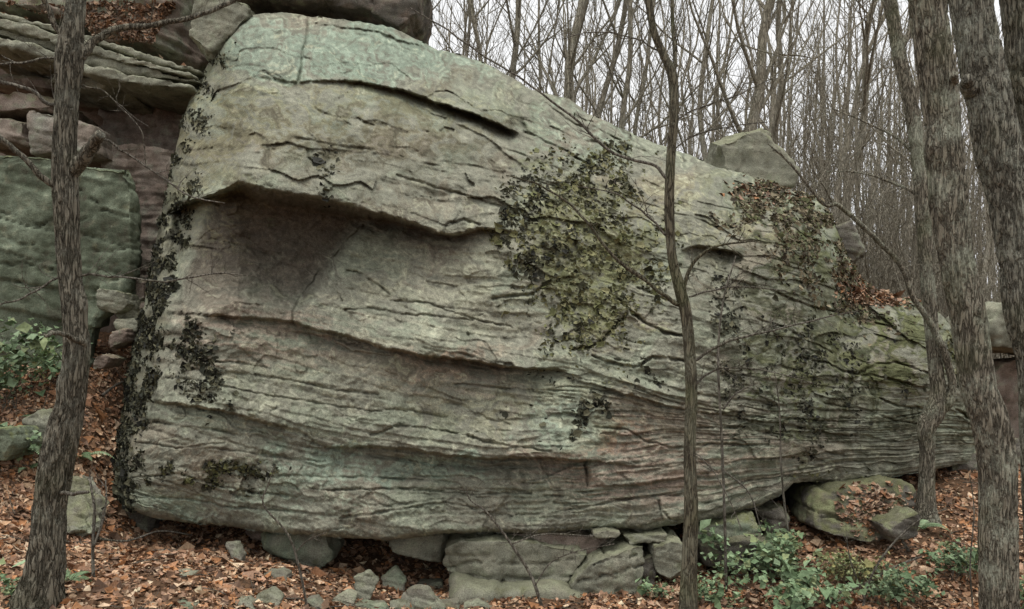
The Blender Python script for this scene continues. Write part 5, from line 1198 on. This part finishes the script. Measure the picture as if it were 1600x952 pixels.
# the ones that can be told apart
for i, (px, d, H, r0, lean, lab) in enumerate([
    (681, 16.5, 13, .085, (.0, .02), 'dark straight bare trunk nearest the overhanging rock, top centre'),
    (752, 17.5, 14, .10, (-.03, .0), 'grey bare tree second from the overhanging rock'),
    (803, 17.0, 14, .12, (-.06, .02), 'pale bare trunk rising where the boulder top starts to fall'),
    (868, 16.0, 15, .15, (.05, .02), 'stout bare tree with a lit grey trunk above the boulder crack end'),
    (893, 16.3, 13, .11, (.10, .0), 'bare trunk leaning right, crossing the stout one'),
    (960, 17.0, 13, .08, (.10, .03), 'thin bare tree with an S bend left of the slender young tree'),
    (1005, 16.0, 12, .10, (-.12, .0), 'bare tree leaning left behind the slender young tree'),
    (1118, 15.6, 13, .17, (.14, .02), 'thick many-stemmed bare tree right of the slender young tree'),
    (1110, 15.8, 12, .09, (-.04, .02), 'bare stem growing from the same clump as the thick many-stemmed tree'),
    (1195, 17.0, 14, .10, (.06, .0), 'straight bare tree rising behind the square hilltop rock'),
    (1290, 18.0, 14, .13, (.17, .0), 'bare tree leaning strongly right over the brown thicket'),
    (1268, 17.5, 12, .08, (.22, .0), 'slim slanting stem left of the strongly leaning tree')]):
    wood_tree(px, d, H, r0 * .8, lean, 200 + i, lab, 'bare trees at the edge of the woods', 18, 6, 3)
# the rest of the wood: nothing tells these apart
gw = np.random.default_rng(99)
cnt = 0
while cnt < 64:
    px = gw.uniform(610, 1640); d = gw.uniform(18.5, 36)
    if abs(px - 1490) < 10: continue
    wood_tree(px, d, gw.uniform(11, 17), gw.uniform(.035, .09), (gw.normal() * .05 + (.06 if px > 1050 else .0), gw.normal() * .03), 300 + cnt,
              'bare grey tree among many in the woods behind the boulder', 'bare trees deep in the woods', 15, 5, 2)
    cnt += 1

def distant_wood():
    g = np.random.default_rng(123); mb = MB()
    for i in range(290):
        px = g.uniform(500, 1760) if i % 2 else g.uniform(1180, 1700); d = g.uniform(34, 75)
        x = (px - 800) * d / F; b = np.array([x, d, float(ground_z(x, d)) - .2]); H = g.uniform(9, 16)
        k = 6; t = np.linspace(0, 1, k)[:, None]
        P = b + np.array([g.normal() * .07 + .02, 0, 1]) * H * t + np.cumsum(g.normal(size=(k, 3)) * [.12, .1, 0], 0)
        r0 = g.uniform(.05, .14); tube(mb, P, np.linspace(r0, .02, k), 4)
        for j in range(16):
            u = g.uniform(.12, .98) * (k - 1); ii = min(int(u), k - 2); p = P[ii] + (P[ii + 1] - P[ii]) * (u - ii)
            e = g.normal(size=3) * [.6, .4, .2] + [0, 0, .8]; e /= np.linalg.norm(e); L = H * g.uniform(.1, .28)
            tt = np.linspace(0, 1, 4)[:, None]; B = p + e * L * tt + g.normal(size=3) * L * .12 * tt ** 2
            tube(mb, B, np.linspace(.025, .008, 4), 3)
            for m in range(2):
                e2 = e + g.normal(size=3) * .5; e2 /= np.linalg.norm(e2); q0 = B[g.integers(1, 3)]
                tube(mb, np.array([q0, q0 + e2 * L * .3, q0 + e2 * L * .55 + [0, 0, L * .05]]), [.012, .009, .006], 3)
    props(obj('distant_wood', mb.mesh('distant_wood'), M_WOOD), 'hazy mass of bare trees on the slope far behind', kind='stuff')
    # twiggy thicket between the trunks, mostly at the right
    mb = MB()
    for i in range(1400):
        px = g.uniform(1180, 1700) if i % 8 else g.uniform(650, 1200); d = g.uniform(15.5, 32)
        x = (px - 800) * d / F; b = np.array([x, d, float(ground_z(x, d)) - .05]); H = g.uniform(1.2, 4.2)
        k = 6; t = np.linspace(0, 1, k)[:, None]
        P = b + np.array([g.normal() * .25, g.normal() * .2, 1]) * H * t + np.cumsum(g.normal(size=(k, 3)) * H * .02, 0)
        tube(mb, P, np.linspace(g.uniform(.008, .02), .004, k), 3)
        for j in range(5):
            ii = g.integers(1, k - 1); e = g.normal(size=3) * .6 + [0, 0, .8]; e /= np.linalg.norm(e); L = H * g.uniform(.15, .4)
            tube(mb, np.array([P[ii], P[ii] + e * L * .5, P[ii] + e * L + g.normal(size=3) * L * .1]), [.008, .006, .004], 3)
    props(obj('thicket', mb.mesh('thicket'), M_WOOD), 'brown tangle of bare brush stems on the hillside at the right', kind='stuff')
distant_wood()
